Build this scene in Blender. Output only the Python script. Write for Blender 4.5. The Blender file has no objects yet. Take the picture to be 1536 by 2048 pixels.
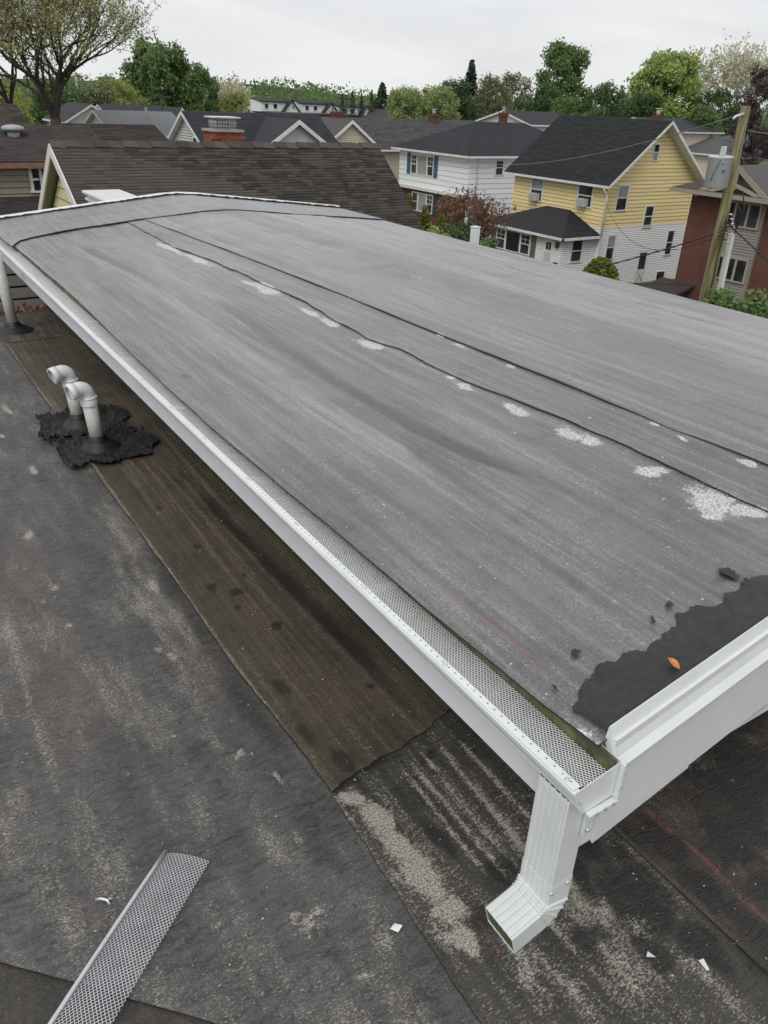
import bpy, math, random
import numpy as np
from mathutils import Matrix, Vector
random.seed(7); RNG = np.random.default_rng(7)
R = math.radians
sc = bpy.context.scene
COL = sc.collection

# ------------------------------------------------------------------ camera
cam_d = bpy.data.cameras.new('camera'); cam = bpy.data.objects.new('camera', cam_d); COL.objects.link(cam)
cam_d.sensor_fit = 'VERTICAL'; cam_d.sensor_height = 36.0; cam_d.lens = 27.09
cam_d.clip_start = 0.05; cam_d.clip_end = 3000
cam.matrix_world = (Matrix.Translation((0, 0, 2.1)) @ Matrix.Rotation(R(-33.75), 4, 'Z')
                    @ Matrix.Rotation(R(61.8), 4, 'X') @ Matrix.Rotation(R(2.35), 4, 'Z'))
sc.camera = cam

# ------------------------------------------------------------------ sky, sun, exposure (bright overcast)
SUN_EL, SUN_AZ = R(48), R(-125)          # azimuth clockwise from +Y
w = bpy.data.worlds.new('World'); sc.world = w; w.use_nodes = True
nt = w.node_tree; nt.nodes.clear()
wo = nt.nodes.new('ShaderNodeOutputWorld'); bg = nt.nodes.new('ShaderNodeBackground'); bg.inputs[1].default_value = 0.1
sky = nt.nodes.new('ShaderNodeTexSky'); sky.sky_type = 'NISHITA'; sky.sun_disc = False
sky.sun_elevation = SUN_EL; sky.sun_rotation = SUN_AZ
tcw = nt.nodes.new('ShaderNodeTexCoord'); mpw = nt.nodes.new('ShaderNodeMapping'); mpw.inputs['Scale'].default_value = (1.6, 1.6, 7.0)
nt.links.new(tcw.outputs['Generated'], mpw.inputs[0])
nz = nt.nodes.new('ShaderNodeTexNoise'); nz.inputs['Scale'].default_value = 1.7; nz.inputs['Detail'].default_value = 7; nz.inputs['Distortion'].default_value = 0.5
nt.links.new(mpw.outputs[0], nz.inputs['Vector'])
cr = nt.nodes.new('ShaderNodeValToRGB')
cr.color_ramp.elements[0].position = 0.33; cr.color_ramp.elements[0].color = (7.6, 7.7, 7.95, 1)
cr.color_ramp.elements[1].position = 0.6; cr.color_ramp.elements[1].color = (8.9, 8.95, 9.05, 1)
nt.links.new(nz.outputs[0], cr.inputs[0])
mxw = nt.nodes.new('ShaderNodeMix'); mxw.data_type = 'RGBA'; mxw.inputs[0].default_value = 0.93
nt.links.new(sky.outputs[0], mxw.inputs[6]); nt.links.new(cr.outputs[0], mxw.inputs[7])
nt.links.new(mxw.outputs[2], bg.inputs[0]); nt.links.new(bg.outputs[0], wo.inputs[0])
sd = bpy.data.lights.new('sun', 'SUN'); sd.energy = 1.3; sd.angle = R(25); sd.color = (1, 0.97, 0.92)
so = bpy.data.objects.new('sun', sd); COL.objects.link(so)
so.rotation_euler = Vector((-math.sin(SUN_AZ) * math.cos(SUN_EL), -math.cos(SUN_AZ) * math.cos(SUN_EL), -math.sin(SUN_EL))).to_track_quat('-Z', 'Y').to_euler()
so.location = (-20, 20, 40)
vs = sc.view_settings; vs.view_transform = 'Standard'; vs.look = 'None'; vs.exposure = 0.0; vs.gamma = 1.0; vs.use_curve_mapping = False

# ------------------------------------------------------------------ node helpers
class G:
    def __init__(s, name):
        s.m = bpy.data.materials.new(name); s.m.use_nodes = True
        s.t = s.m.node_tree; s.t.nodes.clear()
        s.out = s.t.nodes.new('ShaderNodeOutputMaterial')
        s.p = s.t.nodes.new('ShaderNodeBsdfPrincipled'); s.t.links.new(s.p.outputs[0], s.out.inputs[0])
        s._pos = None
    def put(s, sock, v):
        if hasattr(v, 'is_linked') or isinstance(v, bpy.types.NodeSocket): s.t.links.new(v, sock)
        elif isinstance(v, tuple) and len(v) == 3 and sock.type == 'RGBA': sock.default_value = v + (1,)
        else: sock.default_value = v
    def pos(s):
        if s._pos is None: s._pos = s.t.nodes.new('ShaderNodeNewGeometry').outputs['Position']
        return s._pos
    def obj(s): return s.t.nodes.new('ShaderNodeTexCoord').outputs['Object']
    def island(s): return s.t.nodes.new('ShaderNodeNewGeometry').outputs['Random Per Island']
    def objrand(s): return s.t.nodes.new('ShaderNodeObjectInfo').outputs['Random']
    def sc(s, v, k):
        n = s.t.nodes.new('ShaderNodeVectorMath'); n.operation = 'MULTIPLY'; s.put(n.inputs[0], v); n.inputs[1].default_value = k; return n.outputs[0]
    def noise(s, v, scale=1., detail=3., rough=.5, dist=0.):
        n = s.t.nodes.new('ShaderNodeTexNoise'); s.put(n.inputs['Vector'], v)
        n.inputs['Scale'].default_value = scale; n.inputs['Detail'].default_value = detail; n.inputs['Roughness'].default_value = rough; n.inputs['Distortion'].default_value = dist
        return n.outputs[0]
    def voro(s, v, scale=1., feat='F1'):
        n = s.t.nodes.new('ShaderNodeTexVoronoi'); n.feature = feat; s.put(n.inputs['Vector'], v); n.inputs['Scale'].default_value = scale; return n.outputs[0]
    def math(s, op, a, b=0., clamp=False):
        n = s.t.nodes.new('ShaderNodeMath'); n.operation = op; n.use_clamp = clamp; s.put(n.inputs[0], a); s.put(n.inputs[1], b); return n.outputs[0]
    def add(s, a, b): return s.math('ADD', a, b)
    def mul(s, a, b): return s.math('MULTIPLY', a, b)
    def step(s, v, lo, hi, a=0., b=1.):
        n = s.t.nodes.new('ShaderNodeMapRange'); n.interpolation_type = 'SMOOTHSTEP'
        s.put(n.inputs[0], v); n.inputs[1].default_value = lo; n.inputs[2].default_value = hi; n.inputs[3].default_value = a; n.inputs[4].default_value = b; return n.outputs[0]
    def mix(s, f, a, b):
        n = s.t.nodes.new('ShaderNodeMix'); n.data_type = 'RGBA'; s.put(n.inputs[0], f); s.put(n.inputs[6], a); s.put(n.inputs[7], b); return n.outputs[2]
    def attr(s, name):
        n = s.t.nodes.new('ShaderNodeAttribute'); n.attribute_name = name
        sp = s.t.nodes.new('ShaderNodeSeparateColor'); s.t.links.new(n.outputs['Color'], sp.inputs[0])
        return sp.outputs[0], sp.outputs[1], sp.outputs[2], n.outputs['Alpha']
    def bump(s, h, dist=.01, strength=.5):
        n = s.t.nodes.new('ShaderNodeBump'); n.inputs['Strength'].default_value = strength; n.inputs['Distance'].default_value = dist
        s.put(n.inputs['Height'], h); s.t.links.new(n.outputs[0], s.p.inputs['Normal']); return n
    def fin(s, col, rough=.5, spec=.5, metal=0.):
        s.put(s.p.inputs['Base Color'], col); s.put(s.p.inputs['Roughness'], rough)
        s.put(s.p.inputs['Specular IOR Level'], spec); s.put(s.p.inputs['Metallic'], metal); return s.m

def plain(name, c, rough=.5, var=.15, scale=8., spec=.5, bump=0., metal=0., dirt=None, dirt_amt=.5):
    g = G(name); n = g.noise(g.pos(), scale, 5, .6)
    lo = tuple(x * (1 - var) for x in c); hi = tuple(min(1, x * (1 + var)) for x in c)
    col = g.mix(g.step(n, .3, .7), lo, hi)
    if dirt: col = g.mix(g.mul(g.step(g.noise(g.pos(), scale * .35, 6, .65, .6), .5, .72), dirt_amt), col, dirt)
    if bump: g.bump(g.noise(g.pos(), scale * 6, 4), .01, bump)
    return g.fin(col, rough, spec, metal)

# ------------------------------------------------------------------ mesh helpers
def set_tags(o, label=None, cat=None, group=None, kind=None):
    if label: o['label'] = label
    if cat: o['category'] = cat
    if group: o['group'] = group
    if kind: o['kind'] = kind
    return o
def link(name, me, m=None, parent=None, **tags):
    o = bpy.data.objects.new(name, me); COL.objects.link(o)
    if m is not None and me is not None and not me.materials: me.materials.append(m)
    if parent is not None: o.parent = parent
    return set_tags(o, **tags)
def thing(name, label, cat, loc=(0, 0, 0), group=None):
    o = bpy.data.objects.new(name, None); COL.objects.link(o); o.location = loc; o.empty_display_size = .2
    o['base'] = 0
    del o['base']
    return set_tags(o, label, cat, group)
def npmesh(name, V, F, smooth=False):
    V = np.asarray(V, np.float32); F = np.asarray(F, np.int32); k = F.shape[1]
    me = bpy.data.meshes.new(name); me.vertices.add(len(V)); me.vertices.foreach_set('co', V.ravel())
    me.loops.add(F.size); me.loops.foreach_set('vertex_index', F.ravel())
    me.polygons.add(len(F)); me.polygons.foreach_set('loop_start', np.arange(0, F.size, k, dtype=np.int32))
    if smooth: me.polygons.foreach_set('use_smooth', np.ones(len(F), bool))
    me.update(calc_edges=True); me.validate(); return me

class MB:
    """collects shapes; build() links them as one mesh object. Coordinates are world; parent offset is removed in build."""
    def __init__(s): s.v = []; s.f = []; s.sm = []
    def face(s, pts, smooth=False):
        i = len(s.v); s.v += [tuple(p) for p in pts]; s.f.append(tuple(range(i, i + len(pts)))); s.sm.append(smooth)
    def hexa(s, p):   # p: 8 points, bottom ring 0-3 then top ring 4-7 (counter clockwise from above)
        i = len(s.v); s.v += [tuple(q) for q in p]
        for f in ((3, 2, 1, 0), (4, 5, 6, 7), (0, 1, 5, 4), (1, 2, 6, 5), (2, 3, 7, 6), (3, 0, 4, 7)):
            s.f.append(tuple(i + a for a in f)); s.sm.append(False)
        return s
    def box(s, x0, x1, y0, y1, z0, z1):
        return s.hexa([(x0, y0, z0), (x1, y0, z0), (x1, y1, z0), (x0, y1, z0), (x0, y0, z1), (x1, y0, z1), (x1, y1, z1), (x0, y1, z1)])
    def prism(s, pts, off):   # closed polygon pts extruded by vector off
        i = len(s.v); n = len(pts); off = Vector(off)
        s.v += [tuple(p) for p in pts] + [tuple(Vector(p) + off) for p in pts]
        s.f.append(tuple(range(i + n - 1, i - 1, -1))); s.f.append(tuple(range(i + n, i + 2 * n))); s.sm += [False, False]
        for a in range(n):
            b = (a + 1) % n; s.f.append((i + a, i + b, i + n + b, i + n + a)); s.sm.append(False)
        return s
    def tube(s, pts, rad, seg=8, cap=True, smooth=True):
        pts = [Vector(p) for p in pts]; n = len(pts)
        if not hasattr(rad, '__len__'): rad = [rad] * n
        rings = []; nrm = None
        for k in range(n):
            t = (pts[min(k + 1, n - 1)] - pts[max(k - 1, 0)]).normalized()
            if nrm is None:
                a = Vector((0, 0, 1)) if abs(t.z) < .9 else Vector((1, 0, 0)); nrm = t.cross(a).normalized()
            else: nrm = (nrm - t * nrm.dot(t)).normalized()
            b = t.cross(nrm); i = len(s.v)
            for j in range(seg):
                an = 2 * math.pi * j / seg; s.v.append(tuple(pts[k] + (nrm * math.cos(an) + b * math.sin(an)) * rad[k]))
            rings.append(i)
        for k in range(n - 1):
            for j in range(seg):
                j2 = (j + 1) % seg; s.f.append((rings[k] + j, rings[k] + j2, rings[k + 1] + j2, rings[k + 1] + j)); s.sm.append(smooth)
        if cap:
            s.f.append(tuple(rings[0] + j for j in range(seg - 1, -1, -1))); s.f.append(tuple(rings[-1] + j for j in range(seg))); s.sm += [False, False]
        return s
    def extrude_profile(s, prof, y0, y1, closed=False, fn=None):   # prof: (x,z) list swept along Y
        i = len(s.v); n = len(prof)
        for y in (y0, y1):
            for (x, z) in prof: s.v.append((x, y, z))
        for a in range(n if closed else n - 1):
            b = (a + 1) % n; s.f.append((i + a, i + b, i + n + b, i + n + a)); s.sm.append(False)
        return s
    def mesh(s, name='m', origin=(0, 0, 0)):
        me = bpy.data.meshes.new(name); o = Vector(origin)
        me.from_pydata([tuple(Vector(p) - o) for p in s.v], [], s.f)
        me.polygons.foreach_set('use_smooth', s.sm); me.validate(); me.update(); return me
    def build(s, name, m, parent=None, bevel=0., solid=0., origin=None, **tags):
        org = Vector((0, 0, 0)); q = parent
        while q is not None: org += q.location; q = q.parent
        loc = Vector(origin) if origin is not None else org
        me = s.mesh(name, loc); o = link(name, me, m, parent, **tags); o.location = loc - org
        if solid: md = o.modifiers.new('solid', 'SOLIDIFY'); md.thickness = solid; md.offset = 0
        if bevel: md = o.modifiers.new('bevel', 'BEVEL'); md.width = bevel; md.segments = 2; md.limit_method = 'ANGLE'; md.angle_limit = R(40)
        return o

def vnoise(x, y, seed=0):
    r = np.random.default_rng(seed); T = r.random((256, 256))
    xi = np.floor(x).astype(int); yi = np.floor(y).astype(int); fx = x - xi; fy = y - yi
    fx = fx * fx * (3 - 2 * fx); fy = fy * fy * (3 - 2 * fy)
    a = T[xi % 256, yi % 256]; b = T[(xi + 1) % 256, yi % 256]; c = T[xi % 256, (yi + 1) % 256]; d = T[(xi + 1) % 256, (yi + 1) % 256]
    return (a * (1 - fx) + b * fx) * (1 - fy) + (c * (1 - fx) + d * fx) * fy
def fbm(x, y, seed=0, o=4):
    s = 0; a = .5; t = 0
    for k in range(o): s = s + a * vnoise(x * 2 ** k, y * 2 ** k, seed + k); t += a; a *= .5
    return s / t
# ------------------------------------------------------------------ near materials
def membrane(name, cA, cB, cL, rough, stre=(26, 1.1), speck=.55, relief=.5, redc=(.34, .12, .07), brown=(.09, .062, .04), wet=.2, weave=.3, spec=.5, bs=.7, pale_sheen=None):
    g = G(name); P = g.pos()
    st = g.noise(g.sc(P, (stre[0], stre[1], 1)), 1, 8, .68)
    st2 = g.noise(g.sc(P, (stre[0] * .22, stre[1] * .5, 1)), 1, 5, .6)
    bl = g.noise(P, 2.3, 8, .66, .5)
    fine = g.noise(P, 340, 2, .6); grain = g.noise(P, 150, 4, .75)
    fleck = g.noise(g.sc(P, (95, 230, 90)), 1, 3, .65, .6)
    scal = g.noise(g.sc(P, (16, 42, 16)), 1, 6, .72, .9)
    col = g.mix(g.step(g.add(g.mul(st, .5), g.mul(bl, .5)), .36, .62), cA, cB)
    col = g.mix(g.mul(g.step(st2, .45, .68), .4), col, brown)
    col = g.mix(g.mul(g.step(scal, .38, .66), relief * .5), col, tuple(c * 1.5 for c in cB))
    col = g.mix(g.mul(g.step(scal, .48, .30), relief * .6), col, tuple(c * .5 for c in cA))
    r_, gd, br, tint = g.attr('mask')
    rag = g.add(g.mul(g.add(g.noise(P, 30, 7, .75, .6), -.5), 1.5), g.mul(g.add(fleck, -.5), 1.0))
    col = g.mix(g.mul(tint, .5), col, brown)
    if pale_sheen:
        d2, d3, _, _ = g.attr('mask2'); col = g.mix(g.mul(d2, g.step(st, .3, .6, .55, 1.)), col, pale_sheen); col = g.mix(g.mul(d3, .8), col, brown)  # mask2: painted pale sky sheen and pale bands, then brown stain
    where = g.add(g.mul(g.add(st, -.5), 1.3), g.mul(g.add(st2, -.5), .8))
    spk = g.mul(g.step(g.add(g.add(fleck, g.mul(where, .55)), g.mul(r_, .22)), .575, .70), speck)
    col = g.mix(spk, col, cL)
    wv = g.t.nodes.new('ShaderNodeTexVoronoi'); g.put(wv.inputs['Vector'], g.sc(P, (150, 210, 100))); wv.inputs['Scale'].default_value = 1; wv.inputs['Randomness'].default_value = .35
    col = g.mix(g.mul(g.step(wv.outputs[0], .28, .12), g.mul(g.step(st2, .4, .65), weave)), col, tuple(c * .8 for c in cL))
    gf = g.step(g.add(g.mul(gd, 1.25), g.mul(rag, .45)), .28, .95)
    col = g.mix(g.mul(gf, .8), col, (.014, .013, .013))
    bare = g.mix(g.step(grain, .35, .65), tuple(c * .5 for c in cL), tuple(min(1, c * 1.3) for c in cL))
    bf = g.step(g.add(g.mul(r_, 1.35), rag), .45, .80)
    col = g.mix(bf, col, bare)
    rf = g.mul(g.step(g.add(g.mul(br, 1.1), g.mul(rag, 1.2)), .5, 1.0), .45)
    col = g.mix(rf, col, redc)
    dots = g.noise(P, 52, 2, .5); col = g.mix(g.step(dots, .735, .76), col, cL)
    col = g.mix(g.mul(g.step(grain, .55, .30), .62), col, tuple(c * .32 for c in cA))
    col = g.mix(g.mul(g.step(fine, .56, .72), .45), col, tuple(min(1, c * 1.9) for c in cB))
    h = g.add(g.mul(fine, .35), g.add(g.mul(bl, 2.5), g.mul(grain, .9)))
    h = g.add(h, g.mul(scal, 3.2 * relief))
    g.bump(h, .006, bs)
    ro = g.add(g.add(g.step(bl, .3, .7, rough - .1, rough + .1), g.mul(gf, -wet)), g.mul(g.add(grain, -.5), .25))
    return g.fin(col, ro, spec)
M_UP = membrane('roof_membrane_grey', (.070, .069, .072), (.178, .177, .182), (.60, .585, .56), .29, speck=.34, relief=.16, brown=(.15, .125, .105), weave=.35, spec=.95, bs=.2, pale_sheen=(.36, .36, .365))
M_L1 = membrane('roof_membrane_charcoal', (.050, .048, .049), (.122, .117, .113), (.46, .43, .37), .50, stre=(7, 1.8), speck=.85, relief=.95, brown=(.11, .090, .075), weave=.1)
M_L2 = membrane('roof_membrane_brown', (.040, .032, .022), (.105, .084, .060), (.30, .25, .17), .60, stre=(34, .8), speck=.65, relief=.25, brown=(.06, .045, .030), weave=.55)
M_L3 = membrane('roof_membrane_blotchy', (.026, .025, .023), (.085, .078, .066), (.46, .43, .37), .52, stre=(18, 1.5), speck=.75, relief=.5, brown=(.055, .046, .034), weave=.1)
M_L4 = membrane('roof_membrane_dark', (.026, .025, .024), (.080, .070, .060), (.28, .25, .21), .55, stre=(12, 2.2), speck=.5, relief=.5, brown=(.075, .058, .042), weave=.1)
g = G('black_tar'); P = g.pos(); n1 = g.noise(P, 40, 6, .7); g.bump(g.add(g.noise(P, 120, 4), g.mul(n1, 2)), .004, .5)
M_TAR = g.fin(g.mix(g.step(n1, .35, .7), (.013, .013, .015), (.027, .027, .031)), g.step(g.noise(P, 9, 4), .3, .7, .34, .52), .5)
g = G('crinkled_tar'); P = g.pos(); n1 = g.noise(g.sc(P, (9, 28, 9)), 1, 7, .7, 1.5); n2 = g.noise(P, 45, 6, .7, 1.)
g.bump(g.add(g.mul(n1, 2), n2), .02, .7)
M_TAR2 = g.fin(g.mix(g.step(n2, .45, .75), (.007, .007, .008), (.030, .030, .032)), .30, .6)
M_EDGE = plain('membrane_edge_black', (.028, .027, .027), .6)
M_WHITE = plain('white_painted_metal', (.74, .76, .77), .32, .05, 5, dirt=(.48, .49, .46), dirt_amt=.35)
M_FASC = plain('white_fascia_wrap', (.73, .74, .76), .38, .04, 4, dirt=(.55, .56, .56), dirt_amt=.3)
M_TRIM = plain('white_trim', (.70, .70, .68), .5, .08, 3, dirt=(.45, .44, .40), dirt_amt=.4)
M_DS = plain('downspout_paint', (.66, .69, .68), .3, .05, 6, dirt=(.42, .45, .42), dirt_amt=.35)
g = G('gutter_inside'); P = g.pos(); n1 = g.noise(P, 9, 6, .65)
M_GIN = g.fin(g.mix(g.step(n1, .38, .62), (.10, .13, .045), (.20, .21, .16)), .55, .4)
M_GUARD = plain('galvanised_mesh', (.80, .81, .82), .36, .06, 20, metal=.1)
M_GALV = plain('bright_metal', (.66, .67, .69), .3, .08, 20, metal=.6)
M_PVC = plain('pvc_grey_white', (.60, .60, .57), .4, .08, 7, dirt=(.40, .38, .33), dirt_amt=.45)
M_PVCW = plain('pvc_white', (.74, .75, .75), .3, .04, 7, dirt=(.55, .54, .50), dirt_amt=.4)
M_RUB = plain('rubber_boot', (.014, .014, .015), .5, .25, 18, bump=.2)
M_DARK = plain('dark_void', (.01, .01, .01), .8)
M_SLOT = plain('slot_shadow', (.30, .31, .32), .6)
M_INK = plain('pipe_print', (.05, .05, .06), .6)
M_WALLN = plain('stucco_grey', (.22, .21, .2), .8, .1, 3)
M_DECK = plain('roof_deck', (.05, .05, .05), .8)
M_ALG2 = plain('mossy_flashing', (.105, .112, .055), .7, .5, 14, dirt=(.24, .235, .18), dirt_amt=.6)
M_ALGAE = plain('algae_green', (.085, .105, .045), .6, .3, 30)

# ------------------------------------------------------------------ membrane sheets
def sheet(name, xlo, xhi, y0, y1, zf, dx, dy, masks, m, parent, thick=.006, seed=1, wav=.004, masks2=None, **tags):
    """membrane sheet; xlo/xhi are functions of y, y0/y1 functions of x (or numbers)"""
    fx = lambda f, v: f(v) if callable(f) else np.full_like(v, f)
    xm0 = fx(xlo, np.array([4.])).item(); xm1 = fx(xhi, np.array([4.])).item()
    ya = float(fx(y0, np.array([(xm0 + xm1) / 2])).item()); yb = float(fx(y1, np.array([(xm0 + xm1) / 2])).item())
    nx = max(2, int(abs(xm1 - xm0) / dx)); ny = max(2, int((yb - ya) / dy))
    S, T = np.meshgrid(np.linspace(0, 1, nx + 1), np.linspace(0, 1, ny + 1), indexing='ij')
    Xn = xm0 + (xm1 - xm0) * S
    Y = fx(y0, Xn) * (1 - T) + fx(y1, Xn) * T
    X = fx(xlo, Y) * (1 - S) + fx(xhi, Y) * S
    Z = zf(X, Y) + (fbm(X * 5 + 3, Y * 2.2 + 7, seed, 3) - .5) * 2 * wav
    V = np.stack([X, Y, Z], -1).reshape(-1, 3)
    idx = np.arange((nx + 1) * (ny + 1)).reshape(nx + 1, ny + 1)
    F = np.stack([idx[:-1, :-1], idx[1:, :-1], idx[1:, 1:], idx[:-1, 1:]], -1).reshape(-1, 4)
    loop = np.concatenate([idx[:, 0], idx[-1, 1:], idx[-2::-1, -1], idx[0, -2:0:-1]])
    low = V[loop] - np.array([0, 0, thick]); k = len(V); nl = len(loop)
    V2 = np.concatenate([V, low]); a = np.arange(nl); b = (a + 1) % nl
    F2 = np.concatenate([F, np.stack([loop[b], loop[a], k + a, k + b], -1)])
    me = npmesh(name, V2, F2, True)
    mk = masks(X, Y).reshape(-1, 4); mk = np.concatenate([mk, mk[loop]])
    at = me.color_attributes.new('mask', 'FLOAT_COLOR', 'POINT'); at.data.foreach_set('color', np.clip(mk, 0, 1).astype(np.float32).ravel())
    if masks2:
        m2_ = masks2(X, Y).reshape(-1, 4); m2_ = np.concatenate([m2_, m2_[loop]])
        at = me.color_attributes.new('mask2', 'FLOAT_COLOR', 'POINT'); at.data.foreach_set('color', np.clip(m2_, 0, 1).astype(np.float32).ravel())
    me.materials.append(m); me.materials.append(M_EDGE)
    mi = np.zeros(len(F2), np.int32); mi[len(F):] = 1; me.polygons.foreach_set('material_index', mi)
    sh = np.ones(len(F2), bool); sh[len(F):] = False; me.polygons.foreach_set('use_smooth', sh)
    return link(name, me, None, parent, **tags)
def ell(X, Y, L, soft=1.):
    s = np.zeros_like(X); w1 = (fbm(X * 11, Y * 8, 201, 4) - .5) * .07; w2 = (fbm(X * 11, Y * 8, 207, 4) - .5) * .16; X = X + w1; Y = Y + w2
    for (x, y, rx, ry) in L: s = np.maximum(s, np.exp(-(((X - x) / rx) ** 2 + ((Y - y) / ry) ** 2) * soft))
    return s
def line(X, Y, pts, wl, wr=None, fade=.3):
    """soft band along a polyline given as (y, x) pairs with y increasing; widths left / right"""
    wr = wr or wl; ys = [p[0] for p in pts]; xs = [p[1] for p in pts]
    d = X - np.interp(Y, ys, xs) + (fbm(X * 9, Y * 5, 211, 4) - .5) * min(.06, wl * 1.3); s = np.where(d < 0, np.exp(-(d / wl) ** 2), np.exp(-(d / wr) ** 2))
    return s * np.clip((Y - ys[0]) / fade, 0, 1) * np.clip((ys[-1] - Y) / fade, 0, 1)
TS = math.tan(R(6)); XR = 3.25; ZR = .8 + TS * (XR - 1.224)
def zup(X, Y=None): return np.where(X < XR, .8 + TS * (X - 1.224), ZR - TS * (X - XR)) - .012 * np.exp(-((X - XR) / .12) ** 2)
SA = [(1.2, 2.358), (1.47, 2.351), (1.72, 2.348), (1.965, 2.36), (2.158, 2.352), (2.54, 2.315), (2.888, 2.287), (3.35, 2.299), (3.6, 2.261), (4.05, 2.292), (4.58, 2.329), (5.09, 2.314), (5.99, 2.302), (6.78, 2.24), (8.09, 2.281)]
SB = [(1.39, 2.632), (1.55, 2.627), (1.8, 2.607), (2.53, 2.611), (3.04, 2.596), (3.78, 2.585), (4.75, 2.572), (5.86, 2.543), (8.07, 2.453)]
seamA = lambda y: np.interp(y, [p[0] for p in SA], [p[1] for p in SA]) + (fbm(y * 4., y * 0 + .5, 31) - .5) * .035
seamB = lambda y: np.interp(y, [p[0] for p in SB], [p[1] for p in SB]) + (fbm(y * 3., y * 0 + .5, 32) - .5) * .018
EV = [(.8, 1.156), (.95, 1.147), (1.33, 1.13), (1.88, 1.125), (2.4, 1.118), (2.9, 1.112), (3.7, 1.118), (4.47, 1.141), (5.8, 1.172), (7.75, 1.165), (9.6, 1.15)]
eave = lambda y: np.interp(y, [p[0] for p in EV], [p[1] for p in EV]) + np.interp(y, [2.2, 4.2], [.020, -.002]) + (fbm(y * 3., y * 0 + .5, 33) - .5) * .012
rakef = lambda x: .825 + (x - 1.224) * .048
def up_mask(X, Y):
    bare = ell(X, Y, [(1.165, .86, .03, .03), (2.262, 1.37, .10, .085), (2.31, 1.25, .07, .06), (2.20, 1.30, .06, .06), (2.285, 1.645, .055, .06), (2.292, 1.97, .045, .075), (2.27, 2.09, .04, .08), (2.265, 2.35, .038, .09),
        (2.25, 2.72, .028, .07), (2.27, 2.84, .02, .04), (2.225, 3.56, .042, .11), (2.245, 4.02, .03, .12), (2.245, 4.28, .032, .14), (2.27, 5.0, .055, .24), (2.24, 5.2, .03, .13), (2.24, 6.2, .04, .35), (2.205, 6.75, .045, .4),
        (2.605, 1.47, .03, .06), (2.585, 1.9, .016, .035), (2.575, 1.73, .012, .045), (2.585, 2.75, .012, .03), (2.58, 3.2, .012, .06), (2.58, 3.4, .012, .04),
        (3.3, 1.75, .03, .10)]) * .95
    bare = np.maximum(bare, .36 * ell(X, Y, [(3.2, 4.6, .06, .5), (3.18, 5.8, .07, .6), (3.2, 3.0, .05, .25), (3.15, 7.2, .08, .5)]))
    bare = np.maximum(bare, .22 * np.clip((X - 3.45) / .5, 0, 1) * (.3 + fbm(X * 2.2, Y * .6, 9))); bare = np.maximum(bare, .34 * ell(X, Y, [(2.2, 4.9, .08, .5), (2.2, 6.4, .08, .6), (2.2, 3.6, .06, .3)]))  # first term paints the far slope's sky sheen as pale flecks
    dk = .85 * line(X, Y, [(1.4, 2.0), (1.5, 1.97), (1.81, 1.90), (2.15, 1.83), (2.58, 1.785), (3.15, 1.79), (4.02, 1.82), (4.9, 1.9), (5.4, 1.9)], .025, .085, .7)
    dk = np.maximum(dk, .6 * line(X, Y, [(5.4, 1.76), (6.2, 1.7), (7.0, 1.62), (8.1, 1.6)], .02, .16, .9))
    dk = np.maximum(dk, .34 * ell(X, Y, [(1.35, 3.9, .14, .9), (1.55, 1.9, .16, .6), (1.3, 1.4, .14, .45), (1.45, 5.6, .15, .6), (2.45, 2.0, .06, .8), (2.75, 2.4, .12, .7), (1.25, 2.4, .1, .5)]))
    dk = np.maximum(dk, .5 * line(X, Y, [(.8, 1.15), (4, 1.13), (9, 1.16)], .02, .035, .1) * fbm(X * 6, Y * 3, 8))
    dk = np.maximum(dk, .85 * ell(X, Y, [(1.24, 3.77, .02, .06), (2.33, 2.86, .02, .05), (2.36, 3.3, .015, .03), (1.95, 1.05, .08, .03)]))
    dk = np.maximum(dk, .33 * line(X, Y, [(1.2, seamA(np.array([1.2])).item() + .03), (3, 2.32), (8, 2.31)], .02, .05, .2))
    red = .95 * line(X, Y, [(.98, 1.256), (1.37, 1.245), (1.6, 1.235), (2.05, 1.229), (2.65, 1.218), (4.2, 1.21)], .009, fade=.1)
    red = np.maximum(red, .3 * line(X, Y, [(1.1, 2.5), (2, 2.47), (3, 2.45)], .006, fade=.2))
    tint = 1.6 * line(X, Y, [(.8, 3.26), (3, 3.22), (8.2, 3.2)], .09, .16, .2) * (.3 + .9 * fbm(X * 2, Y * 1.5, 5))
    tint = np.maximum(tint, .35 * ell(X, Y, [(1.7, 1.2, .5, .4)]))
    bare = np.maximum(bare, .28 * line(X, Y, [(1.1, 1.672), (1.6, 1.647), (2.4, 1.582), (2.85, 1.53), (3.6, 1.5)], .012, fade=.4))
    return np.stack([bare, dk, red, tint], -1)

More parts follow.
